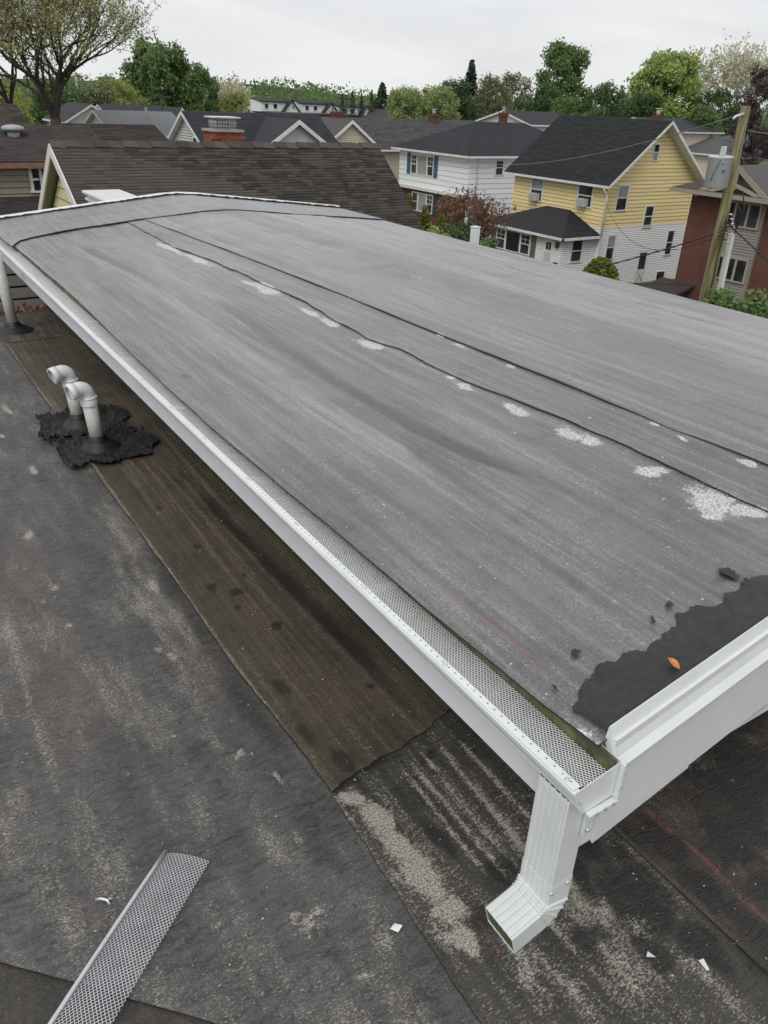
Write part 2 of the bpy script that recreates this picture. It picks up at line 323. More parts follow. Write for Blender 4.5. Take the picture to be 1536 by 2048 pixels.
def up_sheen_brown(X, Y):
    far = np.clip((X - 3.38) / .35, 0, 1) * (.62 + .5 * (fbm(X * 7, Y * .7, 301) - .5) * 2)  # grazing sky reflection on the far slope, painted in as a paler colour
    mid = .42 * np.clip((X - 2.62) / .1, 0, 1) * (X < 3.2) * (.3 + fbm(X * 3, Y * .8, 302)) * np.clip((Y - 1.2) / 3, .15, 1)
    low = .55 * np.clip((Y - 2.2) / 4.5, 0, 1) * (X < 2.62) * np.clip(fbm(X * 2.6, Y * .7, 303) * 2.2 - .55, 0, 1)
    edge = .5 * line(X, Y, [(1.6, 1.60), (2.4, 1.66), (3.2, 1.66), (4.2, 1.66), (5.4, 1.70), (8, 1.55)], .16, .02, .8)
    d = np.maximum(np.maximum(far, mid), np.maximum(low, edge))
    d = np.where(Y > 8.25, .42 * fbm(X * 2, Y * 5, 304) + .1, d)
    br = 1.1 * line(X, Y, [(.8, 3.24), (3, 3.22), (5, 3.2), (8.2, 3.2)], .13, .17, .2) * np.clip(fbm(X * 1.5, Y * 1.3, 305) * 2.4 - .45, 0, 1)
    br = np.maximum(br, .8 * np.clip((X - 4.9) / .2, 0, 1) * np.clip(fbm(X * 5, Y * 1.5, 306) * 4 - 2.2, 0, 1))
    br = np.maximum(br, .45 * ell(X, Y, [(2.1, 5.3, .1, .5), (2.1, 6.7, .1, .6), (2.15, 4.1, .1, .4), (1.95, 7.6, .3, .2)]))
    return np.stack([d, br, d * 0, d * 0], -1)
house0 = thing('flat_roof_building', 'low building with a grey membrane upper roof over a dark flat lower roof', 'building')
deck = MB()
prof = [(1.17, .780), (XR, ZR - .014), (5.42, .565 + .005)]
deck.prism([(1.19, rakef(1.19) + .012, zup(np.array(1.19)) - .016), (XR, rakef(XR) + .012, ZR - .03), (5.42, rakef(5.42) + .012, zup(np.array(5.42)) - .016), (5.42, rakef(5.42) + .012, .60), (XR, rakef(XR) + .012, .9), (1.19, rakef(1.19) + .012, .70)], (0, 8.6, 0))
upper = deck.build('upper_roof', M_DECK, house0)
sheet('membrane_sheet', lambda y: seamB(y), 4.55, rakef, 8.3, lambda X, Y: zup(X) + .0088 + .003 * np.exp(-((X - seamB(Y)) / .015) ** 2), .022, .02, up_mask, M_UP, upper, masks2=up_sheen_brown, thick=.0042, seed=11)
sheet('membrane_sheet', lambda y: seamA(y), lambda y: seamB(y) + .05, rakef, 8.3, lambda X, Y: zup(X) + .0050 + .0045 * np.exp(-((X - seamA(Y)) / .018) ** 2) * fbm(X * 0 + 2, Y * 4, 41), .012, .015, up_mask, M_UP, upper, masks2=up_sheen_brown, thick=.0052, seed=12, wav=.002)
sheet('membrane_sheet', lambda y: eave(y), lambda y: seamA(y) + .05, rakef, 8.3, lambda X, Y: zup(X) - .010 * np.clip((1.19 - X) / .06, 0, 1) + .0, .013, .013, up_mask, M_UP, upper, masks2=up_sheen_brown, thick=.006, seed=13)
sheet('membrane_sheet', 4.5, 5.43, rakef, 9.52, lambda X, Y: zup(X) + .004, .03, .03, up_mask, M_UP, upper, masks2=up_sheen_brown, thick=.006, seed=14)
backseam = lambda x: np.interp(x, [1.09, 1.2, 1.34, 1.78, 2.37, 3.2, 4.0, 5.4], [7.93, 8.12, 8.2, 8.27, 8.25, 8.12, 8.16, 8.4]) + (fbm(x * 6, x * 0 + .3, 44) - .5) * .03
sheet('membrane_sheet', lambda y: eave(y) - .03, 5.43, backseam, 9.50, lambda X, Y: zup(X) + .017 - .012 * np.clip((1.19 - X) / .06, 0, 1), .025, .02, up_mask, M_UP, upper, masks2=up_sheen_brown, thick=.008, seed=15)

def ragged(name, fn, x0, x1, y0, y1, res, zf, m, parent, **tags):
    nx = int((x1 - x0) / res); ny = int((y1 - y0) / res)
    X, Y = np.meshgrid(np.linspace(x0, x1, nx + 1), np.linspace(y0, y1, ny + 1), indexing='ij')
    K = fn(X, Y); Z = zf(X, Y, K)
    V = np.stack([X, Y, Z], -1).reshape(-1, 3); idx = np.arange(V.shape[0]).reshape(nx + 1, ny + 1)
    F = np.stack([idx[:-1, :-1], idx[1:, :-1], idx[1:, 1:], idx[:-1, 1:]], -1).reshape(-1, 4)
    F = F[(K.reshape(-1)[F] > 0).sum(1) >= 3]
    u, inv = np.unique(F, return_inverse=True)
    return link(name, npmesh(name, V[u], inv.reshape(-1, 4), True), m, parent, **tags)
def tar_fn(X, Y):
    top = np.interp(X, [1.19, 1.22, 1.30, 1.371, 1.43, 1.523, 1.60, 1.652, 1.69, 1.74, 1.781, 1.84, 1.871, 2.04, 2.6, 4], [.93, .955, .99, 1.006, .985, .985, 1.0, .99, 1.02, 1.03, .985, .99, 1.004, .99, 1.04, 1.09])
    k = top - Y + (fbm(X * 22, Y * 22, 51, 4) - .5) * .055
    spl = ell(X, Y, [(1.70, 1.065, .03, .016), (1.60, 1.03, .02, .012), (1.34, 1.045, .03, .012), (1.95, 1.05, .03, .02), (1.22, 1.0, .02, .02)]) + (fbm(X * 40, Y * 40, 52) - .5) * 1.3 - .62
    left = X - 1.205 + (fbm(X * 20 + 5, Y * 20, 53) - .5) * .05 + np.clip(.95 - Y, -1, 0) * 0
    return np.minimum(np.minimum(np.maximum(k, spl), left), Y - rakef(X) - .004)
ragged('tar_patch', tar_fn, 1.18, 3.5, .83, 1.12, .004, lambda X, Y, K: zup(X) + np.where(X > 2.34, .0225, .0085) + .0025 * fbm(X * 12, Y * 12, 54) + np.where(K < .01, -.004, 0), M_TAR, upper, label='glossy black tar smeared along the front edge of the grey roof')

# rake fascia, drip edges, gutter side fascia, soffit, walls
def rake_strip(prof, x0, x1, n=12):
    mb = MB(); P = []
    for k in range(n + 1):
        x = x0 + (x1 - x0) * k / n; zz = float(zup(np.array(x))); P.append([(x, float(rakef(x)) + a, zz + b) for a, b in prof])
    for k in range(n):
        for j in range(len(prof) - 1): mb.face([P[k][j], P[k + 1][j], P[k + 1][j + 1], P[k][j + 1]])
    mb.face([P[0][j] for j in range(len(prof))])
    return mb
rake_strip([(.0, -.33), (.0, -.34), (-.022, -.352), (-.022, .0), (.0, .0)], 1.215, 1.601).build('fascia', M_FASC, upper)
rake_strip([(.0, -.33), (.0, -.34), (-.022, -.341), (-.022, .0), (.0, .0)], 1.601, 3.6).build('fascia', M_FASC, upper)
rake_strip([(.004, -.01), (.0, .034), (-.004, .036), (-.030, -.050), (-.046, -.070), (-.045, -.078), (-.024, -.070)], 1.205, 3.6).build('drip_edge', M_WHITE, upper)
mb = MB(); mb.box(1.135, 1.2145, .812, .84, .448, .62); mb.build('fascia_return', M_FASC, upper, .002)
mb = MB(); mb.box(1.2, 1.222, .835, 9.5, .452, .775); mb.build('fascia', M_FASC, upper)
mb = MB(); mb.box(1.2235, 5.4, .86, 9.48, .462, .474); mb.build('soffit', M_TRIM, upper)
# back drip edge, with a slightly wavy lip
for xa, xb in ((1.05, XR), (XR + .002, 5.45)):
    mb = MB(); n = 24; rows = []
    for k in range(n + 1):
        x = xa + (xb - xa) * k / n; zz = float(zup(np.array(x))) + .02; wv = .004 * math.sin(x * 9) + .003 * math.sin(x * 23)
        rows.append([(x, 9.49 + wv, zz + .002), (x, 9.515, zz + .020), (x, 9.56, zz + .022), (x, 9.585, zz - .10)])
    for k in range(n):
        for j in range(3): mb.face([rows[k][j], rows[k + 1][j], rows[k + 1][j + 1], rows[k][j + 1]])
    mb.build('drip_edge', M_WHITE, upper)
    mb = MB()
    pts = []
    for k in range(60):
        x = xa + (xb - xa) * k / 59; pts.append((x, 9.475 + .02 * (random.random() - .5), float(zup(np.array(x))) + .021 + .01 * random.random()))
    mb.tube(pts, .010, 5); mb.build('lap_edge', M_EDGE, upper)
mb = MB(); mb.box(2.4, 5.2, 1.7, 9.3, -.05, .47); mb.build('wall', M_WALLN, house0)
mb = MB(); mb.box(-5, 5.6, -4, 9.0, -8.3, -.03); mb.build('wall', M_WALLN, house0)

# lower roof
mb = MB(); mb.box(-5, 5.6, -4, 9.0, -.028, -.012); lower = mb.build('lower_roof', M_L4, house0)
SEAM = [(-4, .885), (.79, .885), (1.2, .90), (1.66, .92), (2.4, .892), (3.1, .895), (4.3, .885), (9.5, .87)]
seam = lambda y: np.interp(y, [p[0] for p in SEAM], [p[1] for p in SEAM]) + (fbm(y * 5., y * 0 + .5, 61) - .5) * .022
def m1(X, Y):
    r = ell(X, Y, [(.66, 2.68, .028, .05), (.69, 2.585, .026, .04), (.80, 3.14, .025, .05), (.713, 1.93, .04, .03), (.66, 1.237, .07, .03), (.62, 1.27, .04, .02), (.79, 1.11, .025, .05), (.795, 1.77, .02, .05), (.74, 1.5, .02, .05), (.70, 1.02, .02, .03)]) * .62
    r = np.maximum(r, .95 * ell(X, Y, [(.40, 3.39, .02, .024), (.386, 3.07, .014, .018), (.396, 3.94, .018, .03), (.333, 3.27, .009, .012), (.425, 2.375, .008, .012), (.55, 2.2, .012, .012), (.30, 3.6, .008, .01), (.48, 2.75, .01, .012), (.58, 4.75, .02, .06), (.5, 5.4, .02, .06), (.62, 5.9, .02, .08)]))
    r = np.maximum(r, .40 * line(X, Y, [(1.75, .125), (2.3, .135), (3.3, .14)], .02, fade=.4))
    r = np.maximum(r, .34 * line(X, Y, [(2.2, .05), (2.7, .04), (3.4, .06)], .014, fade=.3))
    r = np.maximum(r, .30 * line(X, Y, [(1.6, .42), (2.4, .40), (3.0, .39)], .02, fade=.3))
    r = np.maximum(r, .33 * line(X, Y, [(2.0, .70), (3.0, .72), (3.8, .72)], .03, fade=.4))
    r = np.maximum(r, .30 * line(X, Y, [(1.2, .6), (1.7, .68), (2.2, .7)], .05, fade=.3))
    d = .6 * line(X, Y, [(1.5, .85), (1.9, .85), (2.5, .875), (3.1, .885), (3.9, .90)], .08, fade=.5)
    d = np.maximum(d, .45 * ell(X, Y, [(.80, 1.45, .07, .2), (.8, .9, .1, .3), (.55, 1.6, .12, .2), (.2, 1.5, .2, .1)]))
    tn = .8 * ell(X, Y, [(.25, 2.6, .25, .6), (.3, 3.6, .25, .6), (.8, 2.4, .1, .4)])
    return np.stack([r, d, r * 0, tn], -1)
def m2(X, Y):
    d = .80 * line(X, Y, [(1.5, 1.40), (1.8, 1.37), (2.3, 1.36), (2.9, 1.34), (3.6, 1.32), (4.4, 1.32)], .025, .085, .7)
    d = np.maximum(d, .45 * line(X, Y, [(1.6, 1.62), (2.6, 1.60), (4, 1.6), (8, 1.6)], .10, .4, .2))
    d = np.maximum(d, .45 * line(X, Y, [(1.65, .95), (2.5, .96), (4.0, .96)], .04, .05, .3) * (fbm(X * 20, Y * 14, 71) > .5))
    d = np.maximum(d, ell(X, Y, [(1.10, 3.37, .02, .04), (1.165, 2.57, .03, .035), (1.02, 2.99, .02, .03), (1.06, 3.9, .018, .04), (1.12, 2.9, .03, .03), (1.2, 3.0, .015, .03), (1.0, 2.2, .03, .1), (.98, 1.9, .03, .1), (1.02, 1.72, .05, .04), (1.3, 2.0, .02, .02), (1.07, 2.75, .02, .03)]))
    b = .62 * line(X, Y, [(1.7, 1.10), (2.4, 1.108), (3.46, 1.147), (4.55, 1.171), (5, 1.17)], .009, fade=.3)
    r = .30 * line(X, Y, [(2.3, 1.135), (3.4, 1.16), (4.5, 1.185), (6, 1.2)], .006, fade=.4)
    r = np.maximum(r, .55 * line(X, Y, [(1.6, .905), (5, .90), (9, .88)], .010, fade=.1) * (.5 + fbm(X * 3, Y * 4, 72)))
    t = .6 * fbm(X * 2, Y * 1.2, 73)
    return np.stack([r, d, b, t], -1)
def m3(X, Y):
    r = .9 * ell(X, Y, [(.965, 1.57, .05, .05), (1.0, 1.45, .06, .09), (1.0, 1.33, .06, .09), (1.0, 1.22, .06, .08), (1.0, 1.10, .05, .06), (.98, 1.0, .04, .06)])
    for x in (1.17, 1.215, 1.27, 1.345, 1.43, 1.53): r = np.maximum(r, (.52 if x < 1.5 else .35) * line(X, Y, [(.98 + .05 * math.sin(x * 40), x), (1.3, x + .005), (1.74, x + .02)], .017, fade=.18))
    r = np.maximum(r, .5 * ell(X, Y, [(1.36, .93, .03, .10), (1.40, .83, .05, .05), (1.25, .88, .03, .1), (1.45, .73, .05, .05), (1.08, .82, .06, .12), (1.15, .95, .03, .06)]))
    r = np.maximum(r, .42 * ell(X, Y, [(1.30, .66, .1, .05), (1.48, .60, .04, .1), (1.16, .68, .06, .1)]))
    d = 1.05 * ell(X, Y, [(1.22, 1.08, .07, .08), (1.50, .80, .10, .12), (1.42, .95, .05, .08), (1.13, 1.30, .03, .1), (1.50, 1.0, .05, .1), (1.58, .85, .05, .15), (1.08, 1.02, .05, .06), (1.42, .68, .06, .05), (1.3, .78, .05, .06), (1.55, .62, .06, .08), (1.60, 1.2, .08, .2)])
    d = np.maximum(d, .9 * ell(X, Y, [(1.12, 1.66, .05, .035), (1.0, 1.655, .05, .02), (1.3, 1.6, .04, .03)]))
    b = .72 * line(X, Y, [(.75, 1.035), (.99, 1.055), (1.15, 1.068), (1.38, 1.042), (1.62, 1.034)], .013, fade=.15)
    return np.stack([r, d, b, r * 0 + .3], -1)
def m4(X, Y):
    d = 1.15 * ell(X, Y, [(1.72, .90, .07, .1), (2.2, .95, .3, .14), (2.4, 1.15, .3, .12), (2.0, .80, .2, .1), (1.7, .70, .06, .12), (1.72, .5, .08, .15), (1.9, .6, .1, .1)]) * (.5 + fbm(X * 25, Y * 25, 81))
    d = np.maximum(d, .6 * line(X, Y, [(.2, 1.64), (.77, 1.645), (1.1, 1.66)], .01, .03, .05))
    b = 1.0 * line(X, Y, [(.45, 1.78), (.8, 1.796), (1.03, 1.787), (1.25, 1.78)], .014, fade=.1)
    r = .35 * ell(X, Y, [(1.9, 1.1, .12, .15), (2.1, 1.05, .15, .1)])
    return np.stack([r, d, b, r * 0 + .7], -1)
sheet('membrane_sheet', -1.6, lambda y: seam(y) + .04, lambda x: 1.437 - 1.02 * x, 9.0, lambda X, Y: X * 0 + .0, .016, .014, m1, M_L1, lower, .007, 21, .003, label='charcoal membrane sheet with scuffs and pale spots')
sheet('membrane_sheet', -2.5, lambda y: seam(y) + .03, -1.2, lambda x: 1.62 - 1.02 * np.clip(x, -2, .9), lambda X, Y: X * 0 - .010, .03, .03, lambda X, Y: np.stack([X * 0, X * 0 + .45, X * 0, X * 0], -1), M_L4, lower, .005, 22, .002)
sheet('membrane_sheet', lambda y: seam(y), 1.68, -.6, 1.80, lambda X, Y: X * 0 + .007, .011, .011, m3, M_L3, lower, .012, 23, .003, label='blotchy membrane sheet with pale streaks below the downspout')
sheet('membrane_sheet', 1.64, 5.3, -.6, 3.0, lambda X, Y: X * 0 + .014, .02, .02, m4, M_L4, lower, .010, 24, .003)
lapx = lambda x: np.interp(x, [.87, .94, 1.1, 1.3, 1.53, 2.4], [1.60, 1.645, 1.66, 1.69, 1.75, 1.86]) + (fbm(x * 14, x * 0 + .4, 62) - .5) * .05
sheet('membrane_sheet', lambda y: seam(y) + .002, 2.5, lapx, 8.75, lambda X, Y: X * 0 + .016 + .01 * np.exp(-((Y - lapx(X)) / .02) ** 2) * fbm(X * 9, Y * 0 + 1, 63), .014, .014, m2, M_L2, lower, .014, 25, .003, label='brown weathered membrane strip running under the gutter')

# ------------------------------------------------------------------ gutter with mesh guard
GY0, GY1 = .768, 9.45
gp = [(1.198, .775), (1.198, .672), (1.108, .664), (1.094, .668), (1.092, .690), (1.078, .712), (1.062, .722), (1.056, .734), (1.0535, .748), (1.058, .753), (1.072, .752)]
gut = MB().extrude_profile(gp, GY0, GY1); gutter = gut.build('gutter', M_WHITE, house0, solid=.0016)
ins = MB().extrude_profile([(1.195, .762), (1.195, .676), (1.11, .668), (1.098, .672), (1.096, .692), (1.08, .715), (1.066, .726)], GY0 + .004, GY1); ins.build('trough_lining', M_GIN, gutter)
cap = MB(); cap.prism([(x, GY0 - .002, z) for x, z in gp[:-1]], (0, .0018, 0)).build('end_cap', M_WHITE, gutter)
MB().box(1.1815, 1.1885, GY0 + .004, GY1, .70, .782).build('drip_flashing', M_ALG2, gutter)
fl = MB()
for a, b in ((0, 1), (1, 2)):
    (xa, za), (xb, zb) = gp[a], gp[b]
    if a == 0: fl.box(xa - .004, xa + .001, GY0 - .016, GY0 - .003, zb - .003, za)
    else: fl.box(xb - .004, xa, GY0 - .018, GY0 - .003, zb - .004, zb + .0005)
fl.build('end_cap_flange', M_WHITE, gutter)
for t in (.2, .5, .8): MB().box(1.108 + .09 * t - .004, 1.108 + .09 * t + .004, GY0 - .0215, GY0 - .0185, .660, .668).build('crimp_tab', M_GALV, gutter)
for z in (.70, .745): MB().box(1.197, 1.2, GY0 - .0185, GY0 - .0165, z, z + .010).build('crimp_tab', M_GALV, gutter)
def strands(length, width, du=.0128, dv=.0056, w=.00105, h=.0011, zf=None):
    nu = int(length / du); nv = int(width / dv)
    i, j = np.meshgrid(np.arange(nu), np.arange(nv), indexing='ij'); i = i.ravel(); j = j.ravel()
    u = i * du + (j % 2) * du / 2; v = j * dv
    A = []; B = []
    for sgn in (-1, 1):
        u2 = u + sgn * du / 2; ok = (u2 >= 0) & (u2 <= length)
        A.append(np.stack([u, v], -1)[ok]); B.append(np.stack([u2, v + dv], -1)[ok])
    A = np.concatenate(A); B = np.concatenate(B)
    d = B - A; L = np.linalg.norm(d, axis=1, keepdims=True); n = np.stack([-d[:, 1], d[:, 0]], -1) / L * w
    pts = []
    for base in (A, B):
        for s in (-1, 1):
            for top in (0, 1): pts.append((base + n * s * (1 if top else .7), top))
    Vs = []
    for p, top in pts:
        z = np.full(len(p), h if top else 0.)
        Vs.append(np.concatenate([p, z[:, None]], 1))
    V = np.stack(Vs, 1)                       # k, 8, 3  (A-bot,A-top,A+bot,A+top,B-bot,B-top,B+bot,B+top)
    k = len(V); b = np.arange(k)[:, None] * 8
    F = np.concatenate([b + np.array([[1, 5, 7, 3]]), b + np.array([[0, 4, 5, 1]]), b + np.array([[3, 7, 6, 2]])])
    return V.reshape(-1, 3), F
gl = 70 * .0128
V0, F0 = strands(gl, .134)
y = GY0 + .006; k = 0
while y < GY1 - .1:
    L_ = min(gl, GY1 - y)
    V = V0.copy(); sag = .004 * math.sin(k * 1.7)
    X = 1.062 + V[:, 1] * .915; Yy = y + V[:, 0]
    zz = .7545 - .16 * np.clip(X - 1.075, 0, 1) - .004 * np.sin((X - 1.062) / .12 * math.pi) - sag * np.sin(V[:, 0] / gl * math.pi) * .4
    P = np.stack([X, Yy, zz + V[:, 2] + (.0015 if k % 2 else 0)], -1)
    gs = link('gutter_guard', npmesh('gutter_guard', P, F0), M_GUARD, gutter, kind='stuff')
    # folded flange along the lip, its slots, the doubled overlap at the joint and the screws
    mb = MB(); zo = .0012 if k % 2 else 0
    mb.hexa([(1.0545, y, .7552 + zo), (1.0785, y, .7552 + zo), (1.0785, y + L_ - .004, .7552 + zo), (1.0545, y + L_ - .004, .7552 + zo), (1.0545, y, .7564 + zo), (1.0785, y, .7564 + zo), (1.0785, y + L_ - .004, .7564 + zo), (1.0545, y + L_ - .004, .7564 + zo)])
    flg = mb.build('guard_flange', M_WHITE, gutter)
    mb = MB(); t = y + .018
    while t < y + L_ - .01:
        mb.box(1.0665, 1.0715, t, t + .0042, .7563 + zo, .7571 + zo); t += .027
    mb.build('flange_slot', M_SLOT, gutter, kind='stuff')
    for t in (y + .03, y + L_ * .55):
        mb = MB(); mb.tube([(1.066, t, .7562 + zo), (1.066, t, .7585 + zo), (1.066, t, .7600 + zo)], [.0068, .0062, .0042], 10); mb.build('screw', M_GALV, gutter)
    if k > 0:
        s = V0[:, 0].reshape(-1, 8).max(1) < .045; keep = np.repeat(s, 8)
        Vj = P[keep] + np.array([.003, .002, .0022]); nj = int(s.sum()); bj = np.arange(nj)[:, None] * 8
        Fj = np.concatenate([bj + np.array([[1, 5, 7, 3]]), bj + np.array([[0, 4, 5, 1]]), bj + np.array([[3, 7, 6, 2]])])
        link('guard_overlap', npmesh('guard_overlap', Vj, Fj), M_GUARD, gutter, kind='stuff')
    y += gl - .008; k += 1

# ------------------------------------------------------------------ downspout
def section(wx, wy, ridges=5, depth=.004):
    pts = []; hx, hy = wx / 2, wy / 2
    for s in (-1, 1):
        ys = []
        n = ridges * 4
        for q in range(n + 1):
            t = -1 + 2 * q / n; yv = t * hy * .92
            dd = depth * max(0, math.sin((q / n) * ridges * 2 * math.pi)) if 0 < q < n else 0
            ys.append((s * (hx - dd), yv))
        if s < 0: pts += [(-hx * .9, -hy)] + ys + [(-hx * .9, hy)]
        else: pts += [(hx * .9, hy)] + ys[::-1] + [(hx * .9, -hy)]
    return pts
def sweep(path, sec, yc):
    """path: list of (x, z, scale); section x axis is the path normal, section y is world Y"""
    mb = MB(); rings = []
    n = len(path)
    for k in range(n):
        a = path[max(k - 1, 0)]; b = path[min(k + 1, n - 1)]
        t = Vector((b[0] - a[0], b[1] - a[1])).normalized(); nr = Vector((t.y * -1, t.x)) * -1   # in (x,z)
        i = len(mb.v)
        for (u, v) in sec: mb.v.append((path[k][0] + nr.x * u * path[k][2], yc + v * path[k][2], path[k][1] + nr.y * u * path[k][2]))
        rings.append(i)
    m = len(sec)
    for k in range(n - 1):
        for j in range(m):
            j2 = (j + 1) % m; mb.f.append((rings[k] + j, rings[k + 1] + j, rings[k + 1] + j2, rings[k] + j2)); mb.sm.append(False)
    return mb
sec = section(.078, .104)
DX, DY = 1.124, .853
ds = sweep([(DX, .672, .97), (DX, .66, 1), (DX, .5, 1), (DX, .36, 1), (DX, .31, .985)], [(-u, v) for u, v in sec], DY).build('downspout', M_DS, house0, solid=.0012)
path = [(DX, .365, 1.035), (DX, .34, 1.035), (DX, .325, 1.03)]
cxe, cze, rr = DX - .075, .305, .075
for k in range(0, 26):
    a = R(3 * k); pl = 1.03 + (.075 * max(0, math.cos(k * 2 * math.pi / 5)) ** 3 if 1 < k < 24 else 0)
    path.append((cxe + rr * math.cos(a), cze - rr * math.sin(a), pl))
ex, ez = path[-1][0], path[-1][1]; tx, tz = -math.sin(R(75)), -math.cos(R(75))
for q in (.01, .04, .085, .088): path.append((ex + tx * q, ez + tz * q, 1.02))
elb = sweep(path, [(-u, v) for u, v in section(.078, .104, 5, .003)], DY).build('elbow', M_DS, ds, solid=.0012)
path2 = [(p[0], p[1], .955) for p in path[8:]]; path2[-1] = (path[-1][0] - tx * .004, path[-1][1] - tz * .004, .965)
sweep(path2, [(-u, v) for u, v in section(.078, .104, 5, .003)], DY).build('algae_lining', M_ALGAE, elb)
mb = MB(); mb.box(1.150, 1.168, .788, .7985, .53, .60); mb.prism([(1.168, .792, .57), (1.2, .80, .62), (1.2, .80, .605), (1.168, .792, .545)], (0, .002, 0))
mb.build('strap', M_DS, ds)
for (x, yv, z) in ((1.159, .787, .55), (1.09, .7995, .345), (1.145, .7995, .35)):
    mb = MB(); mb.tube([(x, yv, z), (x, yv - .003, z), (x, yv - .005, z)], [.0065, .006, .004], 9); mb.build('screw', M_GALV, ds)

# ------------------------------------------------------------------ vent pipes
def shell(mb, pts, ro, ri, seg=28):
    a = len(mb.v); mb.tube(pts, ro, seg, cap=False); b = len(mb.v); mb.tube(pts, ri, seg, cap=False); n = len(pts)
    for j in range(seg):
        j2 = (j + 1) % seg; e = (n - 1) * seg
        mb.f.append((a + e + j, a + e + j2, b + e + j2, b + e + j)); mb.sm.append(False)
def vent(name, label, x, y, ztop, lean, r, elbow_dir=None, group=None, boot_r=.135):
    t = thing(name, label, 'vent pipe', (x, y, .02), group)
    L = Vector((lean[0], lean[1], 1))
    at = lambda z: Vector((x, y, .02)) + L * (z - .02)
    MB().tube([at(.05), at(ztop)], r, 28).build('pipe', M_PVC, t)
    b = MB(); zz = [.0, .008, .014, .036, .052, .062, .070, .074, .083, .086, .096, .099]; rr_ = [boot_r, boot_r * .97, boot_r * .86, boot_r * .70, boot_r * .56, r * 1.36, r * 1.40, r * 1.24, r * 1.26, r * 1.14, r * 1.14, r * 1.0]
    b.tube([Vector((x, y, 0)) + Vector((L.x * z, L.y * z, z + .014)) for z in zz], rr_, 32, cap=True); b.build('boot', M_RUB, t)
    p = MB()
    for q in range(9): p.box(x - r - .0008, x - r + .0006, y - .003, y + .003, .22 + q * .02, .232 + q * .02)
    if elbow_dir:
        d = Vector(elbow_dir).normalized(); e = MB(); top = at(ztop)
        Rb = r * 1.55; pts = []; rad = []
        pts += [top - L * .035, top + L * .012]; rad += [r * 1.2, r * 1.2]
        c = top + L * .02 + d * Rb
        for k in range(0, 13):
            a = R(7.5 * k); pts.append(c - d * Rb * math.cos(a) + Vector((0, 0, 1)) * Rb * math.sin(a)); rad.append(r * 1.06)
        end = pts[-1]; rad[-1] = r * 1.06
        pts += [end + d * .006, end + d * .007, end + d * .05]; rad += [r * 1.07, r * 1.19, r * 1.2]
        ri = [q * .84 for q in rad]
        shell(e, pts, rad, ri); el = e.build('elbow', M_PVCW, t)
        for q in (top + L * .013,): MB().tube([q - L * .003, q + L * .003], r * 1.245, 28).build('hub_ring', M_PVCW, el)
    return t
vent('vent_pipe', 'nearer of two white elbowed vent pipes in black boots', 1.0, 4.88, .36, (-.075, -.02), .0445, (-.92, -.22, -.2), 'elbowed vent pipes on the lower roof')
vent('vent_pipe', 'farther of two white elbowed vent pipes, partly hidden by its twin', .985, 5.33, .34, (-.06, -.01), .0445, (-.92, -.22, -.24), 'elbowed vent pipes on the lower roof')
vent('vent_pipe', 'tall straight white vent pipe standing under the far gutter end', 1.03, 8.0, .735, (-.055, -.01), .048, boot_r=.17)
def patch_fn(cx, cy, rx, ry, rot, seed):
    def fn(X, Y):
        c, s = math.cos(rot), math.sin(rot); u = ((X - cx) * c + (Y - cy) * s) / rx; v = (-(X - cx) * s + (Y - cy) * c) / ry
        return 1 - np.maximum(np.abs(u), np.abs(v)) - .15 * (u * v) ** 2 + (fbm(X * 14, Y * 9, seed, 5) - .5) * .85
    return fn
def crk(X, Y, K, s, b):
    wx = X + (fbm(X * 6, Y * 6, s + 3) - .5) * .16; wy = Y + (fbm(X * 6, Y * 6, s + 4) - .5) * .16
    r1 = 1 - np.abs(fbm(wx * 10, wy * 16, s, 3) - .5) * 4; r2 = 1 - np.abs(fbm(wx * 17, wy * 9, s + 20, 3) - .5) * 4; e = np.clip(1 - K / .5, 0, 1)
    return b + .022 * np.clip(r1, 0, 1) ** 3 * (.35 + e) + .014 * np.clip(r2, 0, 1) ** 4 * e + np.where(K < .05, .006, 0)
for (cx, cy, s_, lb) in ((1.03, 4.86, 91, 'crinkled black tar patch round the nearer elbowed vent pipe'), (1.03, 5.36, 95, 'crinkled black tar patch round the farther elbowed vent pipe')):
    pt = ragged('tar_patch', patch_fn(cx, cy, .30, .27, -.1, s_), cx - .42, cx + .42, cy - .4, cy + .4, .0075, lambda X, Y, K, s=s_: crk(X, Y, K, s, .024 if s_ == 91 else .021), M_TAR2, lower, label=lb)
ragged('tar_patch', lambda X, Y: .06 - np.maximum(np.abs(X - 1.13) - .19, np.abs(Y - 8.0) - .33) + (fbm(X * 9, Y * 9, 99) - .5) * .04, .8, 1.5, 7.5, 8.5, .012, lambda X, Y, K: X * 0 + .022, M_L3, lower)
# ------------------------------------------------------------------ ground
GZ = -8.3
g = G('lawn_and_yards'); P = g.pos(); n1 = g.noise(P, .06, 6, .6); n2 = g.noise(P, 3, 5, .7)
M_GROUND = g.fin(g.mix(g.step(n2, .3, .7), g.mix(g.step(n1, .45, .6), (.045, .07, .022), (.10, .09, .07)), (.06, .085, .03)), .9, .2)
mb = MB(); mb.face([(-1500, -1500, GZ), (1500, -1500, GZ), (1500, 1500, GZ), (-1500, 1500, GZ)]); mb.build('ground', M_GROUND, kind='structure')
M_ASPH = plain('asphalt', (.055, .055, .057), .85, .2, 2)
mb = MB(); mb.face([(24.5, -200, GZ + .004), (31.5, -200, GZ + .004), (31.5, 300, GZ + .004), (24.5, 300, GZ + .004)]); mb.build('street', M_ASPH, kind='structure')
mb = MB(); mb.box(31.5, 33.2, -200, 300, GZ - .1, GZ + .12); mb.build('pavement', plain('concrete', (.30, .29, .27), .85, .12, 2), kind='structure')

